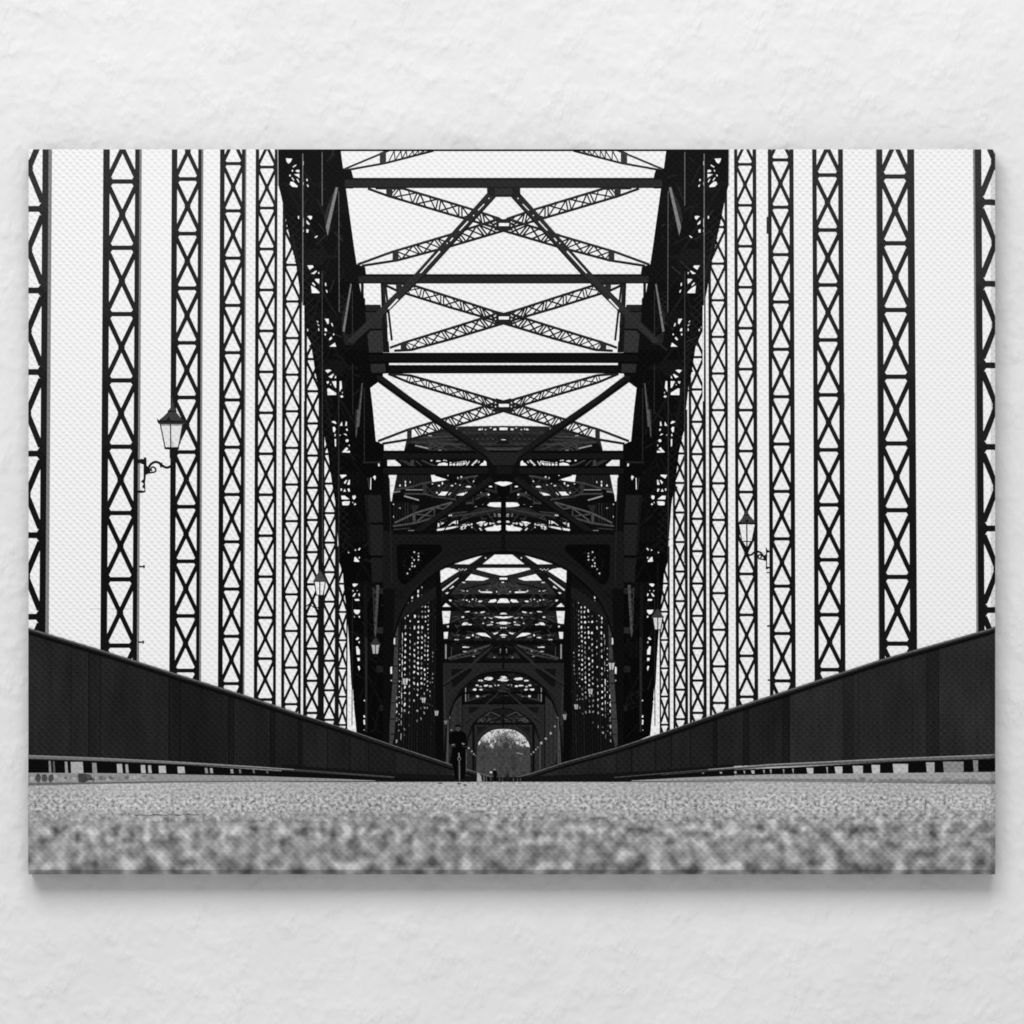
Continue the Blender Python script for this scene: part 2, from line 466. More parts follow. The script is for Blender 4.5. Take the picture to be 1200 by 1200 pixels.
def rib(left=True):
    k = Ink()
    for ya, yb, t in ((170, 250, 23), (250, 330, 20), (330, 410, 16), (410, 500, 12), (500, 620, 10), (620, 900, 8)):
        q = clip_rect(rib_out + rib_in, 300, ya, 470, yb)
        if q: k.add(q, t)
    # faint members of the far truss plane and rivet lines
    rr = random.Random(3 if left else 5)
    for i in range(110):
        y = rr.uniform(180, 860)
        xo = 332 + (y - 200) * .135; xi = 405 + (y - 200) * .1
        x = rr.uniform(xo + 4, min(xi, xo + 62)); l = max(2, min(rr.uniform(8, 26), 396 + (y - 172) * .1 - x))
        a = rr.choice((.9, -.7, 1.2, .4, -1.25)) + rr.uniform(-.1, .1)
        k.bar((x, y), (x + l * math.cos(a), y + l * math.sin(a)), rr.uniform(.8, 2.2), rr.choice((28, 34, 40)) if y < 420 else rr.choice((16, 20, 25)))
    nodes = [(edge_x(y) + 25, y) for y in (215, 300, 372, 430, 500, 560, 625, 690, 760, 845)]
    for (xa, ya), (xb, yb) in zip(nodes, nodes[1:]):
        t = 29 if ya < 330 else 23 if ya < 450 else 16
        k.line([(xa - 17, ya), (xb + 14, yb)], 2.6, t).line([(xa + 17, ya), (xb - 14, yb)], 2.6, t - 4)
        k.line([(xa - 22, ya), (xa + 26, ya + 1)], 4.2, t - 2)
        k.add([(xa - 9, ya - 9), (xa + 9, ya - 8), (xa + 14, ya + 2), (xa + 8, ya + 11), (xa - 8, ya + 11), (xa - 14, ya + 2)], t - 3)
        for j in range(5):
            for sx in (-6, 0, 6): k.oval((xa + sx, ya - 6 + j * 3.4), .55, .55, t + 12, 6)
        for j in range(int((yb - ya) / 4)):
            k.oval((xa + 30 + (xb - xa) * j * 4 / (yb - ya), ya + j * 4), .5, .5, t + 8, 6)
    # lighter lattice skirt at the outer edge
    for y in range(250, 640, 9):
        x = edge_x(y) + 2
        k.bar((x, y), (x + 13, y + 12), 1.1, 34 if y < 420 else 24); k.bar((x + 13, y), (x, y + 12), 1.1, 34 if y < 420 else 24)
    k.bar((342, 275), (355, 330), 3, 34).bar((371, 408), (388, 500), 3, 24)
    # sky seen through the lattice
    W = [z1(150, 155, 225, 160, 205, 200, 180, 218, 160, 195), z1(225, 255, 270, 228, 272, 240, 240, 262), z1(265, 300, 285, 288, 308, 292, 308, 320, 270, 312),
         z1(245, 342, 308, 338, 308, 385, 290, 370), z1(215, 380, 225, 380, 248, 410, 240, 420), z1(275, 395, 290, 398, 305, 430, 300, 440), z1(205, 430, 235, 430, 290, 480, 280, 495, 225, 488, 195, 460),
         z1(345, 180, 357, 190, 357, 235, 343, 235), z1(345, 430, 358, 440, 355, 472, 345, 468), z1(388, 402, 400, 395, 408, 415, 396, 426), z1(395, 458, 415, 472, 415, 492, 405, 490),
         z1(292, 830, 305, 832, 305, 865, 292, 862), z1(400, 835, 430, 828, 458, 835, 455, 860, 438, 876), z1(390, 880, 428, 920, 425, 935, 395, 920), z1(390, 985, 418, 992, 412, 1025, 392, 1025), z1(345, 850, 357, 860, 357, 960, 347, 960), z1(345, 990, 357, 990, 357, 1020, 347, 1020),
         z1(485, 1080, 520, 1058, 522, 1068, 500, 1090), z1(220, 292, 234, 290, 232, 312, 220, 308), z1(190, 350, 206, 345, 206, 366, 192, 366),
         z2(400, 310, 465, 310, 475, 330, 430, 362), z2(445, 405, 505, 370, 512, 380, 485, 412), z2(525, 400, 540, 385, 540, 412), z2(488, 480, 500, 468, 542, 468, 540, 530), z2(455, 520, 470, 508, 495, 540, 490, 552), z2(445, 545, 500, 580, 542, 620, 542, 635, 455, 635),
         z2(608, 515, 622, 515, 625, 550, 612, 550), z2(618, 595, 632, 600, 640, 628, 626, 628), z2(605, 935, 650, 935, 655, 985, 640, 1000), z2(680, 985, 695, 990, 705, 1028, 690, 1020), z2(605, 1060, 615, 1045, 632, 1065, 630, 1085, 605, 1075),
         z2(510, 955, 530, 970, 525, 985), z2(515, 995, 540, 1010, 538, 1025), z2(530, 1050, 540, 1048, 540, 1080, 530, 1075), z2(400, 1050, 412, 1060, 410, 1085, 400, 1075), z2(605, 1108, 618, 1108, 618, 1130, 605, 1128), z2(705, 1110, 715, 1108, 715, 1130, 703, 1126), z2(655, 1178, 680, 1145, 692, 1165, 665, 1190),
         z3(260, 262, 325, 215, 340, 262), z3(205, 45, 225, 50, 230, 75, 208, 82), z3(205, 115, 218, 112, 216, 130, 205, 128), z3(305, 115, 318, 112, 316, 128), z3(258, 170, 278, 148, 292, 165, 265, 190),
         z3(210, 540, 250, 530, 285, 540, 240, 572), z3(250, 615, 305, 580, 312, 592, 285, 632), z3(320, 635, 335, 600, 340, 630), z3(225, 670, 255, 668, 250, 690, 235, 698), z3(290, 670, 340, 665, 340, 745, 325, 740), z3(270, 700, 280, 705, 275, 720), z3(235, 755, 255, 750, 340, 805, 340, 828, 240, 830),
         z3(380, 668, 400, 665, 408, 745, 380, 792), z3(385, 840, 410, 832, 425, 850, 400, 862), z3(408, 790, 418, 800, 412, 815), z3(90, 590, 100, 585, 104, 620, 95, 615),
         z4(285, 140, 320, 132, 342, 155, 335, 168, 300, 152), z4(380, 190, 408, 140, 412, 188), z4(445, 190, 455, 135, 465, 150, 465, 190), z4(300, 205, 318, 200, 335, 225, 320, 268, 305, 260), z4(455, 225, 472, 225, 475, 250, 460, 245), z4(320, 290, 335, 285, 330, 315, 322, 310), z4(380, 290, 395, 300, 385, 305), z4(425, 282, 455, 285, 468, 305, 450, 300),
         z4(322, 345, 338, 345, 338, 435, 325, 425), z4(450, 355, 475, 345, 488, 365, 470, 382, 452, 375), z4(408, 500, 460, 440, 482, 460, 450, 490, 500, 480, 500, 505), z4(485, 415, 498, 410, 495, 435),
         z4(382, 765, 455, 762, 460, 775, 405, 808), z4(430, 855, 455, 825, 468, 828, 445, 872), z4(470, 880, 488, 825, 500, 822, 498, 880), z4(390, 925, 408, 925, 405, 950, 393, 950), z4(425, 960, 438, 928, 455, 960), z4(470, 930, 495, 925, 500, 962, 485, 960),
         z4(398, 1010, 440, 1008, 495, 1050, 405, 1052), z4(530, 1010, 565, 1005, 570, 1030, 548, 1055, 532, 1040), z4(408, 1085, 430, 1075, 500, 1075, 490, 1115, 470, 1122, 415, 1120), z4(548, 1105, 565, 1095, 572, 1112, 555, 1122), z4(528, 1080, 540, 1085, 535, 1100),
         z4(828, 635, 845, 630, 852, 660, 835, 665), z4(770, 790, 795, 770, 805, 790, 795, 828), z4(742, 800, 750, 800, 748, 935, 738, 935),
         z5(395, 45, 412, 20, 425, 25, 410, 50), z5(355, 50, 368, 35, 372, 55), z5(278, 70, 288, 65, 290, 85, 280, 80), z5(348, 180, 355, 130, 365, 125, 410, 175, 405, 185), z5(400, 130, 418, 125, 412, 150),
         z5(330, 445, 350, 438, 395, 442, 385, 455, 360, 475, 340, 470), z5(330, 520, 345, 515, 340, 535), z5(380, 518, 390, 515, 388, 530), z5(330, 585, 355, 552, 370, 555, 350, 592), z5(398, 560, 412, 552, 418, 580, 408, 588), z5(355, 622, 405, 618, 412, 640, 365, 640), z5(462, 550, 475, 548, 480, 590, 465, 590), z5(468, 630, 485, 625, 484, 640),
         z5(345, 745, 418, 748, 415, 775, 395, 798, 372, 795, 352, 775), z5(345, 820, 358, 825, 355, 838), z5(400, 820, 415, 818, 420, 838, 408, 838), z5(368, 1090, 390, 1068, 408, 1075, 395, 1095, 375, 1098), z5(400, 1118, 412, 1115, 415, 1135, 405, 1138),
         z6(145, 75, 165, 55, 180, 68, 160, 82), z6(148, 150, 165, 150, 185, 190, 185, 232, 155, 232), z6(160, 265, 185, 265, 185, 295, 165, 295), z6(165, 350, 180, 345, 188, 375, 178, 395), z6(105, 575, 115, 580, 122, 670, 105, 675), z6(110, 715, 125, 695, 128, 712, 115, 725),
         z6(225, 690, 235, 685, 240, 700, 228, 700), z6(222, 845, 235, 840, 240, 865, 225, 862), z6(222, 890, 236, 885, 238, 935, 226, 935), z6(222, 985, 232, 985, 230, 995),
         z6(102, 805, 130, 850, 140, 880, 105, 925), z6(102, 985, 140, 920, 146, 990, 110, 995), z6(122, 800, 132, 812, 128, 825)]
    for p in W: k.add(p, WH)
    # plates of the portal post, lighter than the rest
    k.add(z3(800, 0, 900, 0, 895, 45, 790, 50), 34)
    k.add(z2(1080, 775, 1260, 775, 1260, 840, 1090, 845), 36)
    k.add([(428, 366), (447, 366), (448.5, 385), (430, 385)], 44)
    k.add(z3(705, 120, 745, 75, 880, 72, 895, 330, 725, 330), 50)
    k.add(z3(740, 465, 915, 462, 920, 565, 755, 568), 44)
    k.add([(427.3, 580.3), (446.6, 580), (448.4, 612), (430, 612.6)], 32)
    k.add([(431.5, 615), (449, 615), (451, 650.6), (434.5, 651)], 32)
    k.add([(434.5, 653.8), (452, 653.8), (454, 682), (436.5, 682.5)], 29)
    k.add([(428, 582), (431, 582), (435, 650), (432, 650)], 22)
    k.add(z5(690, 450, 730, 450, 728, 2200, 690, 2200), 30)
    k.add(z5(570, 490, 720, 490, 720, 560, 570, 555), 36)
    k.add(z5(620, 950, 720, 950, 720, 1022, 615, 1022), 40)
    k.add(z6(350, 345, 440, 345, 440, 410, 358, 410), 32)
    k.add(z6(385, 740, 440, 740, 440, 800, 390, 800), 30)
    k.add(z5(460, 440, 500, 440, 505, 1200, 465, 1200), 20)
    k.add(z6(235, 60, 262, 60, 260, 1010, 240, 1010), 38)
    k.bar((455, 640), (462, 860), 1.2, 26)
    # K-brace foot
    k.line([(437, 372), (412, 402)], 5, 40)
    k.add(z3(410, 100, 440, 100, 540, 160, 545, 240, 440, 240), 34)
    # pale hanger strips standing in front of the rib
    k.add(z1(735, 490, 700, 560, 640, 700, 600, 850, 620, 980, 700, 700), 46)
    k.add(z1(735, 490, 762, 500, 640, 1062, 618, 960), 128)
    k.add(z2(905, 520, 880, 650, 812, 900, 805, 1010, 830, 1000), 40)
    k.add(z2(907, 520, 922, 535, 838, 1092, 812, 1080), 118)
    k.add(z3(640, 680, 652, 690, 612, 1200, 560, 1200), 46).add(z4(565, 0, 612, 0, 575, 330, 565, 300), 46)
    k.add(z3(640, 690, 651, 690, 608, 1200, 588, 1200), 88).add(z4(590, 0, 610, 0, 576, 330, 568, 300), 88)
    k.add(z5(612, 455, 645, 455, 612, 1000, 598, 1070, 585, 1000), 78)
    for a in range(5):
        y = 690 + a * 9
        k.bar((437.5, y), (442, y + 7), 1, 52).bar((442, y), (437.5, y + 7), 1, 52)
    k.bar((437, 688), (439, 735), .9, 52)
    for i in range(4):
        y = 346 + i * 6
        k.bar((398, y), (406, y + 6), .8, 34).bar((406, y - 3), (398, y + 4), .8, 34)
    # lit edges of hangers
    k.line([(325.6, 175), (325.9, 218)], 1.0, 165)
    k.line([(354.8, 180), (354.9, 358)], 1.0, 120).line([(355.7, 358), (356, 470)], 1.5, WH)
    k.line([(377.5, 178), (377.6, 241)], .9, 110).line([(377.5, 318), (378, 660)], .9, 66)
    k.line([(397, 224), (397.5, 366)], .9, 92).line([(396.9, 455), (397, 700)], 1.0, 52)
    k.line([(413, 340), (413, 396)], .9, 52).line([(413, 426), (413.5, 486)], 1.0, 44).line([(426.8, 455), (427, 540)], 1, 42)
    k.line([(413, 700), (412.5, 850)], 1.0, 34)
    k.line([(431, 560), (433, 574)], 1, 60).line([(425, 542), (447, 541.5)], 2.2, 34)
    return k
P('arch_rib', rib(True))
P('arch_rib', rib(False).mirrored())

# posts standing free beside the rib, between struts
def inner_posts():
    k = Ink()
    k.add([(421.5, 332), (426.3, 332), (426.3, 345), (423.5, 345), (423.3, 336)], 30)
    k.add([(421.2, 332.5), (422.8, 332.5), (423, 343)], WH)
    return k
def inner_posts_right():
    k = Ink()
    k.add([(446, 332), (449.8, 332), (453.5, 413), (449, 413)], 26)
    k.line([(451.5, 332), (459.2, 399)], 2.6, 34).line([(449.5, 332), (455.5, 413)], 2.2, 40)
    k.add(z3(890, 0, 930, 0, 960, 330, 900, 330), 22)
    k.add([(454, 384), (455.8, 384), (456.2, 400), (454.8, 400)], WH)
    return k
def inner_posts_low():
    k = Ink()
    k.add([(449, 539), (454, 539), (459.5, 600), (462, 645), (456, 645)], 11)
    k.add([(449.2, 556.7), (451.7, 556.7), (452, 574), (449.4, 574)], WH)
    k.add([(452.6, 600), (454, 598), (455, 612), (453.5, 613)], 200)
    k.line([(451, 556), (456, 640)], 1, 40)
    return k
ip = inner_posts(); P('post_flange', ip); P('post_flange', ip.mirrored())
ip = inner_posts_low(); P('portal_post', ip); P('portal_post', ip.mirrored())
ip = inner_posts_right(); P('portal_post', ip); P('portal_post', ip.mirrored())

# ------------------------------------------------------------------ far bracing of the next spans (behind struts 5 and 6)
def next_span():
    k = Ink()
    # upper sheet of bracing
    k.add([(473, 530), (476, 517), (482, 514), (518, 504), (539, 499.6), (560, 499.2), (CX, 499), (CX, 530)], 40)
    k.add([(478, 520), (484, 519), (510, 526), (505, 530), (473.5, 530)], 14)
    rr = random.Random(11)
    for i in range(46):
        x = rr.uniform(484, 588); top = 501 + max(0, (539 - x)) * .26
        y = rr.uniform(top + 2, 526); l = rr.uniform(4, 13); a = rr.choice((0.0, .35, -.35, .9, -.9)) + rr.uniform(-.1, .1)
        p, q = (x - l / 2 * math.cos(a), y - l / 2 * math.sin(a)), (x + l / 2 * math.cos(a), y + l / 2 * math.sin(a))
        k.bar(p, q, rr.uniform(.7, 1.5), rr.choice((20, 24, 58, 64, 28)))
    for y, t in ((507, 54), (510.5, 28), (514.5, 62), (520, 56), (523, 26)):
        k.bar((500 + abs(514 - y), y + 1.5), (CX, y - .5), 1.0, t)
    for i in range(9):
        x = 536 + i * 6; k.bar((x, 511), (x + 5, 517.5), 1, 24).bar((x + 5, 511), (x, 517.5), 1, 24)
    za, zb = Z(440, 480, 10), Z(530, 480, 10)
    k.line(za(460, 330, 700, 320, 900, 310), 2, 62).line(za(420, 385, 700, 385, 1000, 410), 2, 60)
    k.add(za(625, 400, 660, 400, 655, 480, 625, 480), 58).line(za(660, 400, 850, 480), 1.4, 60).line(za(850, 400, 670, 480), 1.4, 60).line(za(850, 400, 1060, 470), 1.4, 58)
    k.line(za(465, 420, 620, 455), 1.6, 150)
    k.line(za(615, 302, 660, 308), 1.2, 170).line(za(735, 475, 775, 475), 1, 130)
    k.add(zb(300, 425, 600, 425, 600, 436, 310, 436), 8).add(zb(310, 437, 600, 437, 600, 488, 380, 488), 46).add(zb(350, 445, 600, 462, 600, 475, 420, 470), 66)
    k.add(zb(380, 490, 600, 490, 600, 520, 400, 515), 8)
    k.add(zb(515, 405, 540, 370, 600, 362, 600, 405), 22).add(zb(515, 312, 600, 305, 600, 345, 520, 350), 28)
    for u, v, w, h in ((322, 232, 14, 10), (352, 228, 5, 10), (390, 234, 8, 6), (450, 214, 9, 5), (498, 230, 16, 11), (50, 225, 6, 6), (240, 378, 16, 3)):
        k.add([(530 + u / 10 + a, 480 + v / 10 + b) for a, b in ((-w / 10, -h / 14), (w / 10, -h / 10), (w / 9, h / 10), (-w / 9, h / 11))], 236)
    k.add(zb(552, 212, 600, 210, 600, 240, 554, 240), WH)
    k.add(zb(572, 350, 600, 346, 600, 358, 575, 357), 215)
    # deep layer between the struts and below
    k.rect(449, 528, CX, 623, 13)
    k.add(za(140, 590, 225, 588, 300, 650, 290, 660, 140, 660), 236)
    k.add(za(270, 590, 340, 590, 480, 660, 400, 660), 50).add(za(410, 590, 450, 590, 450, 655, 420, 655), 62)
    k.line(za(540, 590, 640, 640, 720, 660), 2, 56).line(za(470, 595, 540, 655), 1.5, 54)
    for c, rx, ry in (((655, 597), 13, 9), ((735, 603), 28, 9), ((805, 595), 14, 7), ((830, 598), 8, 6)):
        k.blob((440 + c[0] / 10, 480 + c[1] / 10), rx / 10, ry / 10, 238)
    k.add(za(725, 655, 745, 632, 800, 620, 845, 630, 845, 655), WH)
    k.add(za(868, 655, 870, 612, 900, 625, 1060, 600, 1075, 625, 1020, 655), WH)
    for i in range(9):
        x = 527 + i * 2.2; k.bar((x, 540.3), (x + rr.uniform(-2, 2.5), 545.8), .9, 25)
    k.bar((526, 543.5), (546, 541.5), .8, 22)
    for p in (za(1120, 650, 1180, 590, 1190, 600, 1140, 655), za(1060, 650, 1100, 600, 1105, 610, 1075, 655)): k.add(p, 215)
    k.add(zb(225, 655, 240, 640, 250, 655), WH).add(zb(255, 625, 285, 590, 300, 595, 270, 630), 225).add(zb(300, 620, 318, 600, 322, 612, 308, 628), 215)
    k.add(zb(322, 655, 345, 628, 365, 622, 375, 595, 392, 605, 400, 620, 402, 655), WH)
    # hall of hangers seen below strut 6
    k.add(za(155, 765, 250, 765, 215, 945, 200, 1000, 190, 1080, 178, 1065, 170, 960), 236)
    k.line(za(170, 900, 205, 885), 1, 190)
    k.add(za(250, 765, 650, 765, 665, 850, 560, 860, 390, 915, 225, 935), 24)
    for i in range(12):
        x = 466 + i * 3.3; k.bar((x, 557), (x - 1.2, 573), .9, rr.choice((34, 40, 30)))
    for u, v, w, h in ((288, 888, 10, 13), (350, 845, 8, 16), (352, 885, 9, 20), (406, 850, 6, 10), (215, 1108, 8, 10), (285, 1155, 8, 16), (215, 1255, 6, 14)):
        k.blob((440 + u / 10, 480 + v / 10), w / 10, h / 10, 232)
    k.add(za(200, 1010, 330, 1010, 520, 1070, 520, 1110, 400, 1100, 200, 1060), 10)
    for i in range(8):
        x = 462 + i * 3.2; k.bar((x, 589), (x, 612), 1.0, rr.choice((36, 46, 28)))
    k.add(za(420, 1120, 515, 1120, 470, 1190, 440, 1210), 40)
    # lit members
    k.line(za(225, 935, 390, 915, 560, 862, 860, 822), 2.0, 62).line(za(960, 815, 1200, 775), 2.0, 66).line(za(355, 940, 560, 940), 1.2, 128)
    k.line(za(210, 968, 290, 958), 2.0, 110).line(za(340, 985, 590, 990, 700, 1020, 950, 1055), 2.0, 62).line(za(335, 1012, 510, 1062), 1.6, 150)
    k.add(za(555, 870, 600, 865, 600, 980, 560, 980), 48).line(za(600, 900, 700, 1010), 1.6, 44).line(za(600, 980, 690, 900), 1.4, 44)
    k.line(za(980, 830, 1150, 900), 1.6, 56).line(za(1050, 800, 1130, 890), 1.4, 52).line(za(1170, 790, 1130, 880), 1.4, 56)
    k.add(za(650, 765, 705, 765, 860, 822, 665, 848), WH)
    k.line(za(700, 760, 1180, 905), 3.4, 12)
    k.rect(508, 566, 552, 582, 26)
    for i in range(7):
        x = 506 + i * 6.5; k.bar((x, 584), (x + 12, 568), 1.6, 42)
    k.add(za(730, 1002, 775, 962, 852, 962, 815, 1007), WH).add(za(850, 1000, 882, 968, 890, 972, 868, 1005), 228)
    k.add(za(948, 1003, 985, 985, 1010, 975, 1082, 962, 1060, 985, 1040, 1008), WH).add(za(1060, 908, 1075, 893, 1110, 895, 1120, 908, 1095, 914), 236)
    for u, v, w, h in ((745, 890, 15, 8), (785, 865, 8, 16), (895, 892, 16, 8), (1005, 790, 10, 10), (965, 800, 8, 8), (850, 772, 9, 5), (938, 868, 6, 6), (990, 885, 8, 6), (1150, 840, 8, 8), (720, 975, 9, 10), (668, 872, 9, 5)):
        k.blob((440 + u / 10, 480 + v / 10), w / 10, h / 10, 226)
    zc, zd = Z(440, 560, 10), Z(530, 560, 10)
    k.line(zc(225, 528, 470, 410, 690, 345, 900, 285), 2.0, 82).line(zc(205, 565, 460, 530, 680, 468), 2.2, 70)
    k.add(zc(432, 430, 470, 415, 470, 520, 440, 525), 70).add(zc(682, 345, 698, 340, 698, 440, 684, 450), 66)
    k.line(zc(490, 505, 690, 355), 1.6, 78).line(zc(480, 425, 680, 448), 1.5, 72).line(zc(710, 350, 800, 365), 1.5, 76).line(zc(800, 362, 900, 290), 1.5, 78)
    k.line(zc(210, 605, 400, 590), 1.4, 50).line(zc(385, 618, 465, 618), 1.3, 120).line(zc(500, 590, 680, 500), 2, 40)
    # node above portal
    k.add(zd(490, 60, 545, 45, 600, 43, 600, 97, 570, 92, 520, 72), WH)
    k.add(zd(500, 70, 520, 80, 520, 160, 500, 150), 46)
    for u, v, w, h in ((450, 100, 20, 10), (340, 172, 10, 8), (352, 305, 14, 8), (265, 335, 20, 5), (425, 195, 12, 12), (250, 40, 8, 8), (190, 105, 30, 9)):
        k.blob((530 + u / 10, 560 + v / 10), w / 10, h / 10, 232)
    k.line(zd(390, 130, 560, 180), 2.4, 44).line(zd(290, 210, 430, 175), 2.0, 62).line(zd(270, 255, 400, 190), 1.8, 58).line(zd(330, 160, 440, 240), 1.6, 54)
    k.line(zd(240, 230, 250, 320), 1.5, 50).line(zd(160, 300, 240, 290), 2, 66)
    k.add(zd(410, 320, 440, 290, 500, 287, 585, 287, 585, 344, 480, 340, 430, 332), WH)
    k.line(zd(60, 380, 300, 315, 560, 230), 2.6, 15)
    k.add(zd(300, 350, 600, 345, 600, 400, 200, 470, 100, 470), 34)
    for i in range(16):
        x = 540 + rr.uniform(0, 46); y = 597 + rr.uniform(0, 14); k.bar((x, y), (x + rr.uniform(3, 9), y + rr.uniform(-3, 3)), 1.2, rr.choice((14, 18, 50, 56)))
    k.line(zd(0, 450, 300, 410, 570, 360), 2, 54)
    for u in (495, 540, 555): k.line(zd(u, 420, u + 8, 455), 1.1, 175)
    k.blob((530 + 55.0, 560 + 51.5), 2.0, 1.3, 220)
    k.add(zd(280, 530, 330, 512, 390, 510, 385, 520, 300, 540), 236)
    for i in range(12): k.blob((562 + rr.uniform(0, 18), 613.5 + rr.uniform(-1, 3)), rr.uniform(.8, 2), rr.uniform(.6, 1.3), 226)
    k.add(zd(370, 605, 400, 585, 575, 552, 575, 605, 545, 622, 405, 622), WH)
    k.line(zd(255, 560, 360, 622), 2, 20).line(zd(290, 545, 400, 622), 1.6, 26)
    k.add(zd(310, 590, 330, 585, 352, 615, 335, 618), 215)
    for i in range(14): k.blob((540 + rr.uniform(0, 14), 616.5 + rr.uniform(-2.2, 4)), rr.uniform(.8, 1.8), rr.uniform(.6, 1.4), 224)
    k.add(zc(722, 600, 970, 563, 970, 576, 880, 598, 800, 612, 722, 622), 238)
    k.add(zc(730, 530, 750, 526, 750, 575, 730, 580), 232).add(zc(765, 515, 806, 528, 765, 552), 236).add(zc(893, 522, 940, 500, 940, 542), 236).add(zc(955, 500, 966, 498, 966, 540, 955, 540), 230)
    k.bar((523.5, 617), (533, 611), .9, 215).blob((527.8, 604), 2.2, 1.1, 236)
    k.bar((503, 605), (545, 600), 2, 52).bar((520, 622), (532, 606), 1.4, 18)
    for i in range(52):
        x = rr.uniform(510, 588); y = rr.uniform(560, 620); l = rr.uniform(6, 20); a = rr.choice((.2, -.25, -.3, .85, -.85, -.28)) + rr.uniform(-.08, .08)
        k.bar((x - l / 2 * math.cos(a), y - l / 2 * math.sin(a)), (x + l / 2 * math.cos(a), y + l / 2 * math.sin(a)), rr.uniform(.5, 1.0), rr.choice((18, 26, 40, 52, 60)))
    k.runs = [(t, [c for c in (clip_rect(p, 440, 490, CX, 622.4) for p in ps) if c]) for t, ps in k.runs]
    return k
ns = next_span()
full = Ink(); m2 = ns.mirrored()
for (t, a), (_, b) in zip(ns.runs, m2.runs): full.runs.append((t, a + b))
P('lattice_bracing', full)

# ------------------------------------------------------------------ lattice braces of the near span
def brace(upper, lower, n, plate=None, tone=58, skip=0.0):
    k = Ink()
    def along(pts, t):
        d = [math.dist(a, b) for a, b in zip(pts, pts[1:])]; s = t * sum(d)
        for (a, b), l in zip(zip(pts, pts[1:]), d):
            if s <= l: return (a[0] + (b[0] - a[0]) * s / l, a[1] + (b[1] - a[1]) * s / l)
            s -= l
        return pts[-1]
    n = 5
    for i in range(n):
        t0, t1 = skip + (1 - skip) * i / n, skip + (1 - skip) * (i + 1) / n
        dt = (t1 - t0)
        a, b, c, d = along(upper, t0), along(lower, t0), along(upper, t1), along(lower, t1)
        a2, b2 = along(upper, t0 + dt * .14), along(lower, t0 + dt * .14)
        w = max(1.1, math.dist(a, b) * .11)
        k.bar(a, b, w * 1.2, tone - 8).bar(a2, b2, w * 1.2, tone - 8)
        um, lm = along(upper, t0 + dt * .57), along(lower, t0 + dt * .57)
        k.bar(a2, lm, w * 1.25, tone - 12).bar(b2, c, w * 1.35, tone - 2).bar(um, d, w * 1.15, tone - 12)
    k.line(upper, 2.9, tone + 4); k.line([(x, y + 1.0) for x, y in upper], .9, 24)
    k.line(lower, 2.9, tone - 4); k.line([(x, y + .8) for x, y in lower], .9, 20)
    if plate: k.add(plate, tone + 6)
    return k
braces = [
    brace([(440, 220.6), (472.5, 221), (524, 236.5), (552, 245), (586, 256.5)], [(431, 221), (456, 230), (520, 249), (592, 270)], 8, [(452.5, 221), (460, 221), (460, 229.5), (452.5, 228)], 45, .16),
    brace([(419, 310), (460, 295), (522.5, 276.5), (583, 257)], [(424, 311.5), (466, 305), (530, 288), (593, 269.5)], 8, [(460, 294.5), (467, 293), (467, 304), (460, 306)], 45, .25),
    brace([(452, 332), (480, 333), (530, 349), (584, 366.5)], [(447, 332), (466, 341), (530, 361), (592, 379)], 8, [(464, 332), (471, 333.5), (471, 341), (464, 339.5)], 39, .14),
    brace([(457, 407.5), (475, 401), (530, 384), (584, 367)], [(462, 411), (482, 410), (530, 397), (593, 378)], 8, [(469.5, 402), (476.5, 400), (476.5, 410), (469.5, 411)], 39, .12),
    brace([(458, 438), (481, 440), (530, 454), (584, 470)], [(455, 438), (480, 448.5), (530, 463.5), (592, 482)], 8, None, 35, .16),
    brace([(443, 517), (478, 503.5), (526, 489), (552, 481), (585, 470.5)], [(448, 520), (482, 514.5), (518, 504), (560, 491), (592, 481)], 8, [(477, 504), (482.5, 502), (482.5, 513), (477, 514.5)], 39, .3),
]
top_brace = Ink()
top_brace.line([(404, 198), (447, 180), (457, 176)], 2.4, 52).line([(407, 199), (452, 191), (508, 176.5)], 2.3, 46).line([(407, 200), (452, 192), (508, 177.6)], .9, 22)
top_brace.add([(445, 179), (452.5, 176), (452.5, 191.5), (445, 192)], 58)
for x0_, x1_ in ((455, 462), (463, 470), (471, 476), (478, 484), (485, 490), (491, 496)):
    yy0 = 190.3 - (x0_ - 455) * .262
    top_brace.bar((x0_, yy0), (x1_, 177), 1.3, 40).bar((x1_, 177), (x1_ + 1, yy0 - 2), 1.3, 40)
P('lattice_brace', top_brace); P('lattice_brace', top_brace.mirrored())
for b in braces:
    P('lattice_brace', b); P('lattice_brace', b.mirrored())
for y, t in ((263, 40), (372.5, 36), (475, 30)):
    hubs = Ink()
    hubs.add([(581, y - 8.5), (590, y - 6), (599, y - 8.5), (601, y + 7), (590, y + 7.5), (579, y + 7)], t)
    hubs.add([(584.5, y - 1.6), (596.5, y - 1.6), (596.3, y + 1.9), (584.7, y + 1.9)], WH)
    for s in (-1, 1):
        hubs.oval((590 + s * 9.3, y - 2.8), .8, .9, 220).oval((590 + s * 9.3, y + 1.5), .8, .9, 220)
    P('brace_hub', hubs)

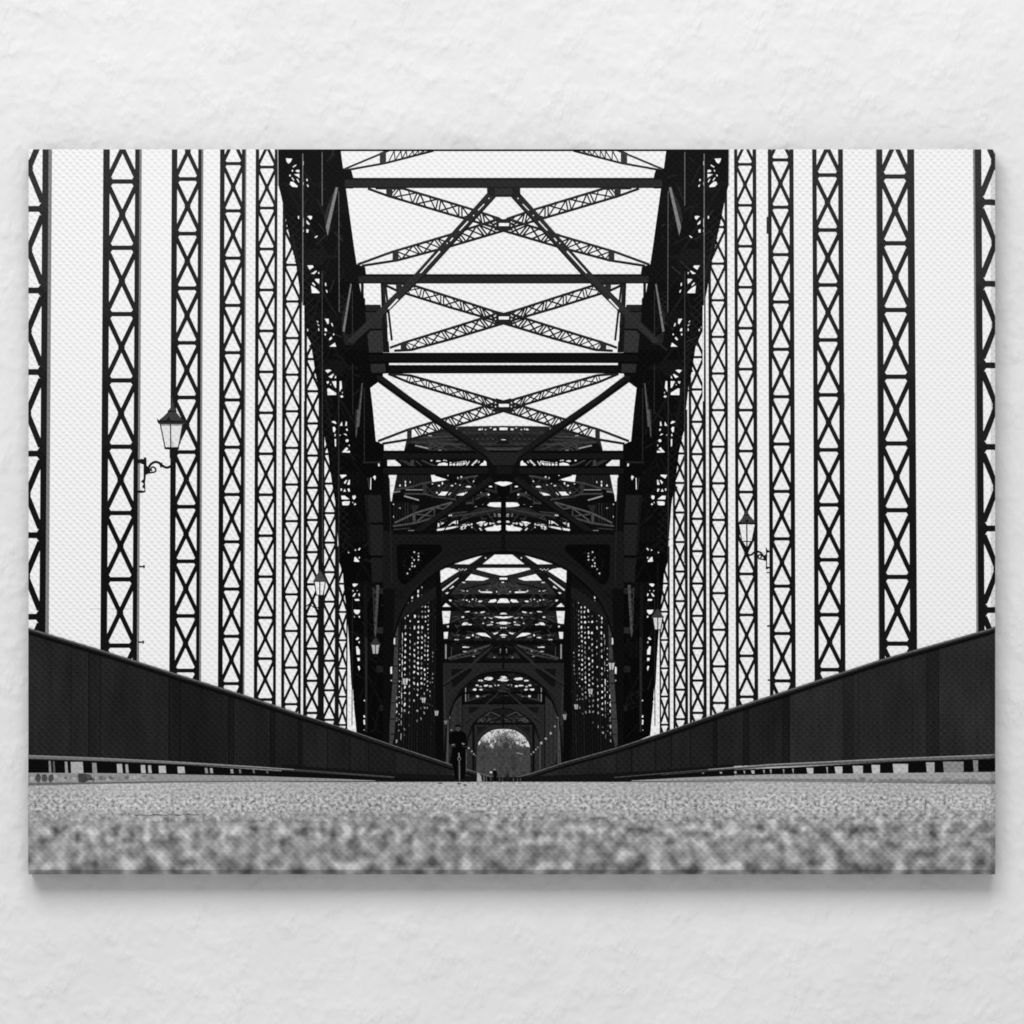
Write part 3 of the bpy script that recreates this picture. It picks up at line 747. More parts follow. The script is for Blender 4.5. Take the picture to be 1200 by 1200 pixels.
# ------------------------------------------------------------------ cross struts
def strut(x0, y0, x1, y1, tone, hi=None):
    k = Ink().rect(x0, y0, x1, y1, tone)
    k.rect(x0, y0, x1, y0 + 2.2, max(8, tone - 20))
    k.rect(x0, y1 - 1.5, x1, y1, max(8, tone - 12))
    return k
P('cross_strut', strut(396, 172, 784, 177.2, 22))
P('cross_strut', strut(404, 208.4, 776, 220.4, 44))
P('cross_strut', strut(420, 321.2, 760, 332.2, 40))
P('cross_strut', strut(432, 413.3, 748, 425.4, 17))
P('cross_strut', strut(456, 427.8, 724, 437.6, 17))
P('cross_strut', strut(449, 528.8, 731, 539, 22))
P('cross_strut', strut(449, 546, 731, 556.6, 22))

# ------------------------------------------------------------------ K braces
def kbrace_top():
    k = Ink()
    a, b = (575.5, 227), (408, 403)
    zz = Z(480, 220, 10)
    k.add([(571, 226), (581, 231), (499.5, 321), (449, 371), (414, 402), (406, 400), (486, 321)], 46)
    k.line([(579.5, 231.5), (498, 321.5), (448.5, 370.5)], 1.8, 28)
    for p in (zz(870, 188, 878, 195, 808, 268, 798, 262), zz(680, 388, 690, 398, 590, 505, 580, 498), zz(500, 585, 512, 592, 480, 630, 470, 622), zz(348, 740, 362, 750, 130, 1005, 118, 998)):
        k.add(p, 238)
    k.add([(465, 350), (467, 351), (456, 362.5), (454.5, 361.5)], 236)
    for x, y in ((573, 232.5), (555, 252.5), (524, 285)): k.oval((x, y), .8, .8, 230)
    return k
kt = kbrace_top(); P('knee_brace', kt); P('knee_brace', kt.mirrored())
def kbrace_mid():
    k = Ink()
    k.add([(441, 440), (449, 441), (480, 464.5), (578, 532.5), (589, 541), (584, 546), (579, 544.5), (480, 475), (443, 448)], 26)
    k.line([(444, 446), (480, 472.5), (580, 543)], 2.2, 12)
    return k
km = kbrace_mid(); P('knee_brace', km); P('knee_brace', km.mirrored())
def kbrace_low():
    k = Ink()
    k.add([(577, 556), (590, 556), (560, 577), (463, 646), (458, 646), (461, 639)], 24)
    k.line([(588, 557.5), (560, 576.5), (464, 645)], 2, 11)
    return k
kl = kbrace_low(); P('knee_brace', kl); P('knee_brace', kl.mirrored())
gus = Ink()
gus.add([(570.5, 219), (609.5, 219), (610, 231), (601, 230.8), (579, 230.8), (571, 228)], 36).add([(580, 221), (600, 221), (600, 228), (580, 228)], 50)
P('gusset_plate', gus); gus = Ink()
zb = Z(530, 480, 10)
gus.add(zb(380, 500, 820, 500, 720, 650, 480, 650), 33).add(zb(440, 650, 760, 650, 800, 770, 400, 770), 14)
gus.add(zb(520, 665, 700, 665, 700, 750, 520, 750), 22)
gus.add(zb(430, 765, 770, 765, 690, 850, 600, 838, 500, 850), 12)
gus.add(zb(520, 890, 600, 898, 680, 890, 670, 990, 630, 1000, 630, 1420, 570, 1420, 570, 1000, 530, 985), 9)
P('gusset_plate', gus)

# ------------------------------------------------------------------ through the first portal: everything seen in its opening
tun = Ink()
tun.add([(455, 640), (725, 640), (725, 900), (455, 900)], 12)
P('dark_interior', tun)

def hanger_hall(side):
    """rows of far hangers, daylight in the chinks"""
    rr = random.Random(21 + side)
    k = Ink()
    k.add([(463, 700), (520, 640), (520, 892), (455, 876), (456, 760)], 14)
    for i in range(16):
        x = 466 + i * 3.2; k.bar((x, 690), (x - 3, 888), 1.2, rr.choice((24, 30, 20)))
    arch = lambda x: 700 - (x - 480) * 1.02 if x > 474 else 700 + (474 - x) * 3.2
    cols = [(465.7, 800, 872, 5.5, 1.1, 8.5), (468.6, 760, 868, 1.6, .7, 6.5), (471.5, 745, 870, 7, .6, 8), (474.9, 735, 870, 3.6, 1.25, 6.9), (480.3, 728, 852, 3.2, .9, 7.6),
            (485.8, 722, 850, 3.4, 1.15, 6.6), (489.9, 716, 848, 3.3, 1.2, 6.2), (494.3, 705, 846, 3.4, 1.2, 5.9), (498.1, 700, 838, 3.2, 1.1, 5.6), (501.5, 706, 832, 2.6, .8, 5.2), (504.4, 800, 828, 2.4, .65, 5.0), (507.4, 765, 800, 2.2, .7, 5)]
    for x, ya, yb, h, w, sp in cols:
        y = max(ya, 640)
        while y < yb:
            f = 1 if y < yb - 45 else max(.2, (yb - y) / 45)
            if rr.random() < .9 * (0.5 + .5 * f):
                t = int(rr.choice((240, 240, 236, 215, 170, 110)) * (0.55 + .45 * f))
                t = 20 * round(t / 20)
                lean_ = (y - 760) * -.012
                xx = x + lean_ + rr.uniform(-.35, .35); ww = w * rr.uniform(.55, 1.0); hh = h * .5 * rr.uniform(.6, 1.25)
                if rr.random() < .3: k.add([(xx - ww, y - hh), (xx + ww, y - hh * .3), (xx + ww * .6, y + hh), (xx - ww * .4, y + hh * .6)], t)
                elif rr.random() < .3: k.add([(xx - ww * .6, y - hh), (xx + ww, y - hh), (xx + ww * .8, y + hh * .4), (xx - ww, y + hh)], t)
                else: k.blob((xx, y), ww, hh, t, .3, 7)
            y += sp * rr.uniform(.92, 1.08)
    # chinks above the brace, below the arch curve
    for x in (474.7, 478, 483, 486, 490, 494.4):
        y = arch(x) + 3
        while y < arch(x) + 24 - (x - 474) * .15:
            if rr.random() < .8: k.blob((x, y), .9, rr.uniform(1.2, 2.3), rr.choice((238, 200, 150)), .15, 8)
            y += 5.2
    for i in range(70):
        x = rr.uniform(503, 519); y = rr.uniform(690, 880); k.oval((x, y), .45, .8, rr.choice((34, 44, 60)), 6)
    # pale first hanger inside the portal
    k.add([(463.5, 735), (467, 728), (466, 800), (462, 862), (459, 876), (455, 872), (460, 800)], 62)
    for y in (745, 757, 780, 800, 823, 842, 860): k.rect(457, y, 466, y + 1.2, 14)
    k.add([(461.2, 746), (463, 748), (463, 755), (461.5, 755)], 236).add([(457.3, 782), (459.3, 781), (459.6, 789), (457.6, 790)], 236).add([(456.8, 757), (459, 756), (459, 759.5), (457, 759)], 236).add([(457.3, 797), (459.3, 796.5), (459, 799)], 180)
    return k
P('hanger_row', hanger_hall(0))
P('hanger_row', hanger_hall(1).mirrored())

zt, zl, zs = Z(500, 640, 12), Z(500, 720, 12), Z(520, 790, 8.571)
def tunnel_left():
    k = Ink(); rr = random.Random(33)
    k.rect(511, 640, CX, 785, 14)
    k.line(zt(150, 360, 140, 600), 1.4, 60).line(zt(170, 900, 175, 1200), 1, 52)
    # sky at the top of the opening
    k.add([(515.4, 668.3), (519, 665.4), (528.5, 665.4), (541.8, 670.5), (517, 688.6)], WH)
    k.add(zt(350, 252, 400, 222, 470, 190, 640, 158, 800, 128, 655, 256), WH)
    for u, v in ((565, 152), (612, 142), (655, 135), (690, 128)): k.blob((500 + u / 12, 640 + v / 12), 1.3, .9, 226)
    k.add(zt(788, 252, 955, 120, 1080, 120, 1080, 252), WH)
    k.add(zt(680, 335, 715, 306, 1080, 306, 1080, 420), WH)
    k.add(zt(625, 392, 880, 455, 790, 486, 540, 482), WH)
    # bracing of the second span
    k.add(zt(480, 520, 560, 482, 800, 486, 900, 462, 1000, 470, 1080, 500, 1080, 690, 330, 690, 400, 600), 44)
    for i in range(60):
        x = 535 + rr.uniform(0, 55); y = 683 + rr.uniform(0, 13); l = rr.uniform(2, 8); a = rr.choice((0, .3, -.3, .8, -.8))
        k.bar((x, y), (x + l * math.cos(a), y + l * math.sin(a)), rr.uniform(.6, 1.2), rr.choice((18, 24, 66, 72, 30)))
    k.line(zt(480, 610, 760, 550, 1000, 500), 1.6, 18)
    k.add(zt(465, 632, 490, 618, 530, 615, 530, 635), 236).add(zt(560, 625, 580, 622, 582, 636, 562, 636), 225)
    k.add(zt(720, 625, 745, 618, 760, 640, 830, 635, 920, 640, 920, 660, 800, 656, 760, 650), 238).add(zt(835, 618, 858, 615, 860, 628), 230)
    k.blob((500 + 985 / 12, 640 + 640 / 12), .8, 1.0, 210)
    k.blob((543.5, 682.5), 2.0, .9, 200)
    k.rect(526, 696.3, CX, 700.3, 11)
    k.add(zt(360, 735, 1080, 735, 1080, 860, 700, 860, 330, 830), 28)
    k.line(zt(370, 745, 700, 830, 1080, 880), 2.2, 12)
    for i in range(50):
        x = 531 + rr.uniform(0, 38); y = 702 + rr.uniform(0, 9); l = rr.uniform(2, 7); a = rr.choice((.25, -.3, .9, 0))
        k.bar((x, y), (x + l * math.cos(a), y + l * math.sin(a)), rr.uniform(.6, 1.1), rr.choice((12, 16, 56, 62, 70)))
    for u, v, w, h in ((330, 765, 24, 16), (565, 762, 12, 10), (648, 750, 14, 12), (755, 775, 28, 13), (700, 745, 8, 8), (600, 780, 8, 8), (515, 755, 14, 5), (690, 770, 9, 7)):
        k.blob((500 + u / 12, 640 + v / 12), w / 12, h / 12, 232)
    k.add(zt(865, 792, 900, 755, 970, 745, 985, 770, 950, 792), WH).add(zt(988, 797, 1030, 738, 1080, 736, 1080, 797), WH)
    k.add(zt(222, 852, 270, 800, 338, 852), WH)
    k.line(zt(290, 755, 380, 850), 2, 14)
    k.rect(514, 711.5, CX, 715.6, 10)
    k.add(zt(218, 914, 336, 914, 316, 1088, 232, 1092), 238).rect(520.5, 722.8, 526.5, 723.6, 170)
    k.add(zt(340, 915, 450, 915, 520, 960, 400, 1080, 330, 1085), 30)
    k.add(zt(640, 930, 1080, 915, 1080, 1150, 700, 1150), 24)
    for i in range(60):
        x = 530 + rr.uniform(0, 58); y = 717.5 + rr.uniform(0, 17); l = rr.uniform(2, 8); a = rr.choice((.25, -.3, .9, 0, -.2))
        k.bar((x, y), (x + l * math.cos(a), y + l * math.sin(a)), rr.uniform(.6, 1.2), rr.choice((10, 14, 52, 60, 66)))
    for p in (zt(530, 930, 560, 915, 610, 915, 600, 928), zt(735, 942, 770, 922, 818, 915, 815, 930, 770, 942), zt(490, 990, 520, 985, 530, 1005, 495, 1008), zt(495, 1100, 520, 1075, 570, 1072, 600, 1095, 635, 1098, 630, 1112, 580, 1108, 500, 1112)): k.add(p, 236)
    k.blob((558, 718.5), 1.8, .8, 225).blob((525, 734), 1, 1.2, 225)
    k.add(zt(1028, 958, 1045, 940, 1080, 936, 1080, 958), 236).add(zt(942, 990, 1000, 985, 1080, 990, 1080, 1020, 1010, 1012), WH).add(zt(972, 1080, 1030, 1066, 1080, 1062, 1080, 1102, 1030, 1098), WH).rect(586.3, 735, CX, 736.2, 225)
    for u, v, w, h in ((910, 1008, 26, 10), (880, 1000, 12, 6), (920, 1070, 20, 10), (890, 1105, 36, 10), (795, 1085, 12, 8), (820, 1008, 12, 8), (860, 1110, 16, 6)):
        k.blob((500 + u / 12, 640 + v / 12), w / 12, h / 12, 220)
    k.line(zt(240, 1110, 420, 1060, 700, 1010), 1.4, 64).line(zt(330, 1085, 470, 1000), 1.2, 58)
    k.rect(514, 736.5, CX, 739.8, 10)
    k.add(zl(240, 250, 302, 245, 292, 340, 246, 342), 234)
    k.add(zl(320, 260, 500, 280, 640, 360, 300, 360), 28).add(zl(620, 245, 1080, 245, 1080, 370, 700, 370), 24)
    for i in range(46):
        x = 528 + rr.uniform(0, 60); y = 741 + rr.uniform(0, 8); l = rr.uniform(2, 7); a = rr.choice((.25, -.3, .9, 0))
        k.bar((x, y), (x + l * math.cos(a), y + l * math.sin(a)), rr.uniform(.6, 1.1), rr.choice((10, 14, 52, 60)))
    k.add(zl(690, 270, 740, 258, 820, 262, 870, 285, 935, 322, 915, 335, 860, 315, 770, 300), WH)
    for u, v, w, h in ((650, 292, 14, 14), (580, 326, 30, 10), (710, 318, 36, 12), (440, 290, 34, 5), (420, 355, 30, 6)):
        k.blob((500 + u / 12, 720 + v / 12), w / 12, h / 12, 232 if w < 34 else 110)
    k.add(zl(915, 250, 960, 262, 1005, 245, 1000, 262, 955, 285), 236).add(zl(1025, 296, 1055, 280, 1080, 275, 1080, 302), 236).blob((589, 746.5), 1.2, .7, 220)
    k.rect(514, 750.8, CX, 755, 10)
    k.line([(522.5, 755), (522.5, 772)], 1.6, 150).line([(529, 758), (529, 770)], 1.1, 60)
    k.rect(530, 755.5, 578, 762, 20)
    k.add(zl(503, 452, 600, 448, 598, 468, 505, 468), 238)
    # lattice leg and brace below
    k.line(zl(300, 620, 600, 520, 900, 430), 2.0, 72).line(zl(330, 635, 640, 570, 880, 495), 1.8, 60)
    for i in range(9):
        t = i / 9; x = 527 + 46 * t; y = 771 - 14.5 * t
        k.bar((x, y - 1), (x + 3.4, y + 2), .9, 66).bar((x, y + 1.5), (x + 4, y - 1.5), .9, 60)
    k.blob((545, 763.5), 2.5, .6, 190).blob((557, 763), 1, 1, 150)
    k.add(zl(850, 590, 900, 540, 1040, 600, 1080, 540, 1080, 620, 850, 620), 38)
    for u, v, w, h in ((955, 603, 16, 7), (1038, 500, 7, 18), (660, 590, 20, 8), (745, 592, 20, 8), (1035, 533, 6, 6)): k.blob((500 + u / 12, 720 + v / 12), w / 12, h / 12, 150)
    for i in range(64):
        x = rr.uniform(532, 588); y = rr.uniform(690, 772); l = rr.uniform(5, 16); a = rr.choice((.2, -.25, -.3, .85, -.85, .28)) + rr.uniform(-.08, .08)
        k.bar((x - l / 2 * math.cos(a), y - l / 2 * math.sin(a)), (x + l / 2 * math.cos(a), y + l / 2 * math.sin(a)), rr.uniform(.45, .9), rr.choice((18, 26, 40, 52, 64)))
    k.runs = [(t, [c for c in (clip_rect(p, 440, 600, CX, 900) for p in ps) if c]) for t, ps in k.runs]
    return k
tl = tunnel_left(); tm = tl.mirrored(); tt = Ink()
for (t, a), (_, b) in zip(tl.runs, tm.runs): tt.runs.append((t, a + b))
P('lattice_bracing', tt)

def near_kbrace():
    k = Ink()
    k.add([(567, 650), (575, 650.5), (582, 646), (535, 687.5), (512, 708), (512, 700)], 24)
    k.add([(566, 651), (575, 650), (527.5, 694.5), (515, 709), (512.5, 706)], 20)
    k.add([(566, 651), (571.5, 651), (456, 731), (456, 722)], 26)
    k.add(zt(215, 610, 440, 442, 452, 452, 225, 632), 215).add(zt(318, 600, 375, 555, 385, 575, 340, 598), 225).add(zt(262, 660, 290, 648, 312, 648, 290, 676), 232)
    k.blob((569.2, 653.8), .9, 1, 215)
    k.line([(566, 651), (460, 727)], 1, 40)
    k.add([(457, 722), (500, 694), (515, 689), (515, 698), (468, 727), (460, 731)], 27)
    return k
nk = near_kbrace(); P('knee_brace', nk); P('knee_brace', nk.mirrored())
lat = Ink()
for s in (1, -1):
    u = [(CX + s * (x - CX), y) for x, y in ((528, 665.4), (556.5, 667.5), (590, 676.5))]
    l = [(CX + s * (x - CX), y) for x, y in ((541, 670.5), (553, 671.5), (575, 677.5), (590, 682))]
    lat.line(u, 1.3, 34).line(l, 1.3, 34)
    for i in range(11):
        x = 554 + i * 3.1; y = 667.3 + i * .92
        lat.bar((CX + s * (x - CX), y), (CX + s * (x + 2.2 - CX), y + 4.6), .8, 50).bar((CX + s * (x + 2.2 - CX), y + .4), (CX + s * (x - CX), y + 4.6), .8, 50)
    for i in range(5):
        lat.blob((CX + s * (538 + i * 2.1 - CX), 667 + (i % 2)), .8, .7, 205)
    lat.bar((CX + s * (575 - CX), 683), (CX + s * (590 - CX), 679), 2.2, 44)
lat.add([(584, 674.5), (596, 674.5), (597, 681.5), (583, 681.5)], 24).rect(585.5, 677, 594.5, 679.2, WH).blob((589.3, 682.4), 1.7, .7, 236)
P('lattice_brace', lat)
P('cross_strut', Ink().rect(518, 661.4, 662, 665.4, 28).rect(518, 661.4, 662, 662.8, 14))
kb2 = Ink()
for s in (1, -1):
    f = lambda x, y: (CX + s * (x - CX), y)
    kb2.bar(f(535, 712), f(582, 751), 2.6, 14).bar(f(538, 713), f(584, 751), 1, 38)
    kb2.bar(f(577, 756), f(519, 801), 3.2, 20).bar(f(577, 757.6), f(519, 803), 1.2, 42)
    kb2.bar(f(555, 722), f(520, 733), 1.6, 20)
kb2.add([(572, 751), (608, 751), (600, 757), (580, 757)], 14).rect(588.3, 756, 591.3, 786, 12)
P('knee_brace', kb2)

# ------------------------------------------------------------------ portals
def arc_pts(pts_left):
    """half curve from springing up to the crown, completed by symmetry"""
    return pts_left + [(2 * CX - x, y) for x, y in reversed(pts_left)]
def portal(outer_x, top, curve, foot, tone, edge, lintel_lines=True):
    k = Ink()
    inner = arc_pts(curve)
    half = [(outer_x, foot), (outer_x, top), (CX, top), (CX, curve[-1][1])] + list(reversed(curve))
    k.add(half, tone); k.add(mir(half), tone)
    k.line(inner, edge, 10)
    return k
c1 = [(455, 880), (456, 792), (457, 763), (461, 747), (468, 724), (474, 711), (481, 699.5), (490, 689), (500, 680), (515, 668), (530, 660.5), (545, 655.3), (560, 651), (575, 647.5), (590, 646.5)]
p1 = portal(449, 622.3, c1, 884, 24, 2.2)
p1.rect(460, 622.3, 720, 626, 11)
p1.line([(465, 700), (474, 692), (489, 674), (505, 663), (520, 652), (540, 646), (560, 643), (590, 641.5)], 1, 17)
p1.line(mir([(465, 700), (474, 692), (489, 674), (505, 663), (520, 652), (540, 646), (560, 643), (590, 641.5)]), 1, 17)
for s_ in (1, -1):
    for a_, b_ in zip(c1[3:], c1[4:]):
        n_ = max(1, int(math.dist(a_, b_) / 2.6))
        for i in range(n_):
            x, y = a_[0] + (b_[0] - a_[0]) * i / n_ - 1.6, a_[1] + (b_[1] - a_[1]) * i / n_ - 3.2
            p1.oval((CX + s_ * (x - CX), y), .5, .5, 36, 6)
for x in range(464, 720, 3): p1.oval((x, 628.2), .45, .45, 36, 6)
p1.rect(587.6, 622, 592.2, 646, 15)
for s in (1, -1):
    f = lambda pts: pts if s == 1 else mir(pts)
    p1.add(f([(449, 690), (463, 690), (461, 745), (456, 790), (455, 884), (449, 884)]), 13)
    p1.line(f([(448, 700), (474, 700)]), 1.2, 16)
    win = [(464.7, 640), (468, 637.8), (480, 637.8), (514, 638), (518, 641), (517.5, 646), (500, 662), (478, 683), (474, 685.5), (469, 683), (466, 676)]
    p1.add(f(win), 8)
    rr = random.Random(9)
    for i in range(60):
        x = rr.uniform(472, 496); y = rr.uniform(644, 678)
        if x + y < 1158 - 0 and (x - 470) * .9 + (y - 640) < 46: p1.bar(*f([(x, y), (x + 1.6, y + 1.4)]), .6, 30)
    for x, y in ((485.5, 647), (490.5, 648.5), (490.5, 652), (490.3, 656), (483, 653.5), (485.3, 656.3), (483, 660), (483, 663.5), (486, 663.5), (480.3, 667), (477.5, 672)):
        p1.oval(f([(x, y)])[0], .9, 1.0, rr.choice((215, 160, 130)), 8)
    for x in (530, 536): 
        for y in range(629, 656, 3): p1.oval(f([(x, y)])[0], .5, .5, 32, 6)
    for x in range(458, 474, 4): p1.line(f([(x, 690), (x, 699)]), .8, 15)
    p1.line(f([(456, 560), (458.5, 640), (459, 684)]), 1.1, 36)
P('portal_frame', p1)

c2 = [(521, 880), (523, 858), (525.5, 842), (528, 832), (532, 822), (537, 814), (545, 803.5), (553, 797), (562, 791.5), (571, 788.5), (580, 787.2), (590, 786.8)]
in2 = Ink().add([(520, 782), (660, 782), (660, 895), (520, 895)], 13)
in2.rect(542, 785, 638, 826, 16)
rr = random.Random(4)
for s in (1, -1):
    f = lambda x, y: (CX + s * (x - CX), y)
    for i in range(60):
        x = 548 + rr.uniform(0, 42); y = 790 + rr.uniform(0, 30); in2.bar(f(x, y), f(x + rr.uniform(2, 8), y + rr.uniform(-2, 2)), .9, rr.choice((30, 40, 48, 10)))
    for u, v, w, h, t in ((452, 45, 44, 16, 236), (590, 60, 46, 10, 238), (590, 35, 24, 14, 232), (372, 65, 28, 9, 232), (425, 115, 26, 9, 236), (470, 122, 18, 9, 232), (335, 112, 16, 8, 225), (312, 155, 20, 10, 236), (375, 155, 18, 9, 215), (518, 112, 10, 9, 215), (340, 222, 14, 10, 215), (400, 222, 20, 5, 130), (368, 125, 16, 6, 190), (218, 112, 10, 8, 160), (430, 50, 22, 8, 236), (650, 112, 8, 8, 210)):
        in2.blob(f(520 + u / 8.571, 790 + v / 8.571), w / 8.571, h / 8.571, t)
    for i in range(34):
        x = rr.uniform(550, 588); y = rr.uniform(792, 816); in2.bar(f(x, y), f(x + rr.uniform(3, 9), y + rr.choice((-2.5, 2.5, 1, -1))), .6, rr.choice((18, 30, 44, 56)))
    in2.line([f(545.7, 806), f(545.7, 822)], .9, 150).line([f(549, 812), f(549, 820)], 1.1, 80)
    in2.line([f(546, 822), f(575, 813), f(590, 810)], 1.2, 58)
    # side walls of hangers in the second span
    in2.add([f(526, 880), f(528, 838), f(534, 822), f(541, 815), f(541, 900), f(530, 895)], 47)
    for i in range(9): in2.line([f(527 + i * 1.6, 828 - i), f(527 + i * 1.6, 895)], .6, rr.choice((30, 48, 52, 26)))
    in2.line([f(527, 838), f(525, 845), f(523.5, 895)], 1.6, 74)
    for y in (833, 837, 841): in2.blob(f(527.5 - (y - 833) * .1, y), .6, 1, 150)
    in2.rect(*( (541, 812, 544.5, 905) if s == 1 else (635.5, 812, 639, 905)), 8)
in2.rect(542, 811, 638, 813.2, 8)
P('lattice_bracing', in2)
p2 = portal(511, 774.8, c2, 896, 36, 1.6)
p2.rect(517, 774.2, 663, 777, 12)
for s in (1, -1):
    f = lambda pts: pts if s == 1 else mir(pts)
    p2.add(f([(529, 784), (552, 783.5), (553, 786), (545, 794), (533, 805), (529.5, 804)]), 17)
    p2.add(f([(511, 671), (516, 668.5), (519, 760), (520, 897), (511, 897)]), 10)
    p2.bar(*f([(579, 774), (519, 803)]), 0.01, 36)
    p2.line(f([(519, 801.5), (551, 780.5), (572, 762)]), 2.6, 42); p2.line(f([(520, 804), (552, 783)]), 1.2, 14)
    p2.line(f([(528, 822), (536, 811.5), (551, 797.5), (566, 788), (580, 784), (590, 783.3)]), .8, 22)
    p2.line(f([(520.5, 805), (522, 850)]), 1.4, 52)
p2.rect(588.6, 775, 591.2, 784, 14)
P('portal_frame', p2)

c3 = [(546, 905), (546.5, 876), (549, 862), (553, 851), (558, 844), (565, 838.5), (573, 834), (582, 831), (590, 830.3)]
in3 = Ink().add([(545, 828), (635, 828), (635, 906), (545, 906)], 26)
for s in (1, -1):
    f = lambda x, y: (CX + s * (x - CX), y)
    in3.line([f(560, 846), f(575, 834), f(583, 838), f(590, 841)], 1, 74).line([f(566, 838), f(590, 841)], .8, 60)
    for i in range(50):
        x = 558 + rr.uniform(0, 32); y = 840 + rr.uniform(0, 7); in3.bar(f(x, y), f(x + rr.uniform(1, 5), y + rr.uniform(-1.5, 1.5)), .8, rr.choice((66, 78, 50, 22)))
    in3.line([f(590, 840), f(563, 850)], 1, 24)
    in3.add([f(546, 906), f(548, 868), f(554, 856), f(554.5, 906)], 44)
in3.rect(565, 839.3, 615, 840.6, 20)
P('lattice_bracing', in3)
p3 = portal(542, 823.5, c3, 906, 38, 1.2)
p3.rect(542, 823, 638, 825.4, 10)
for s in (1, -1):
    f = lambda pts: pts if s == 1 else mir(pts)
    p3.line(f([(544, 845.5), (552, 841), (584, 812)]), 1.7, 42); p3.line(f([(545, 847), (553, 842.5)]), .8, 12)
    p3.add(f([(549, 828.5), (563, 828.5), (556, 834), (549.5, 836)]), 20)
p3.rect(589, 812, 590.6, 831, 12)
P('portal_frame', p3)

# the bright end of the bridge: bare trees under a white sky
c4 = [(557.5, 908), (558, 876), (560.5, 869), (565, 862.5), (571, 857.8), (577, 855), (583, 853.8), (590, 853.6)]
op = Ink().add(arc_pts([(556, 916)] + c4[1:]), 216)
P('daylight_opening', op)
tr = Ink()
tm_ = tree_mat()
top = [(556, 916), (556, 872)]
for i in range(48):
    x = 557 + i * 1.4
    base = 870 + 1.5 * math.sin(x * .35) - 8 * math.exp(-((x - 591) / 10) ** 2) + (5 if 573 < x < 579 else 0) + (4 if x > 604 else 0)
    top.append((x, base + rr.uniform(-2.2, 2.2)))
top += [(626, 872), (626, 916)]
tr.add(top, tm_)
for i in range(260):
    x = rr.gauss(590, 13); y = rr.uniform(858, 878)
    a_ = rr.gauss(0, .5)
    if abs(x - 590) > 27: continue
    l_ = rr.uniform(1.5, 4.5); tr.bar((x, y), (x + l_ * math.sin(a_), y - l_ * math.cos(a_)), rr.uniform(.4, .8), rr.choice((70, 84, 96, 110, 128, 150)))
for i in range(130):
    x = rr.uniform(562, 618); q_ = rr.gauss(0, 1); y = 869 - 8 * math.exp(-((x - 591) / 11) ** 2) + q_ * 2.6
    tr.blob((x, y), rr.uniform(.5, 1.3), rr.uniform(.7, 1.9), 84 if q_ > .6 else rr.choice((100, 116)) if q_ > -.4 else rr.choice((140, 165)), .3, 7)
for i in range(50):
    x = rr.uniform(560, 620); y = rr.uniform(873, 912); tr.blob((x, y), rr.uniform(1.5, 4), rr.uniform(2, 6), rr.choice((56, 62, 68)), .3, 9)
tr.bar((605.5, 882), (613, 884), .9, 150).bar((606, 871), (616, 873), .8, 190)
P('bare_trees', tr, kind='stuff')
p4 = portal(554, 847.5, c4, 908, 40, 1.1)
p4.rect(554, 847, 626, 849.4, 11).rect(553.6, 848, 556.2, 908, 11).rect(623.8, 848, 626.4, 908, 11)
for s in (1, -1):
    f = lambda pts: pts if s == 1 else mir(pts)
    p4.line(f([(588, 840), (566, 856), (558, 863)]), 1.0, 20)
    p4.add(f([(559, 851.5), (570, 851.5), (564, 856), (559.5, 860)]), 22)
p4.rect(588.6, 836, 590.2, 853.6, 12)
P('portal_frame', p4)

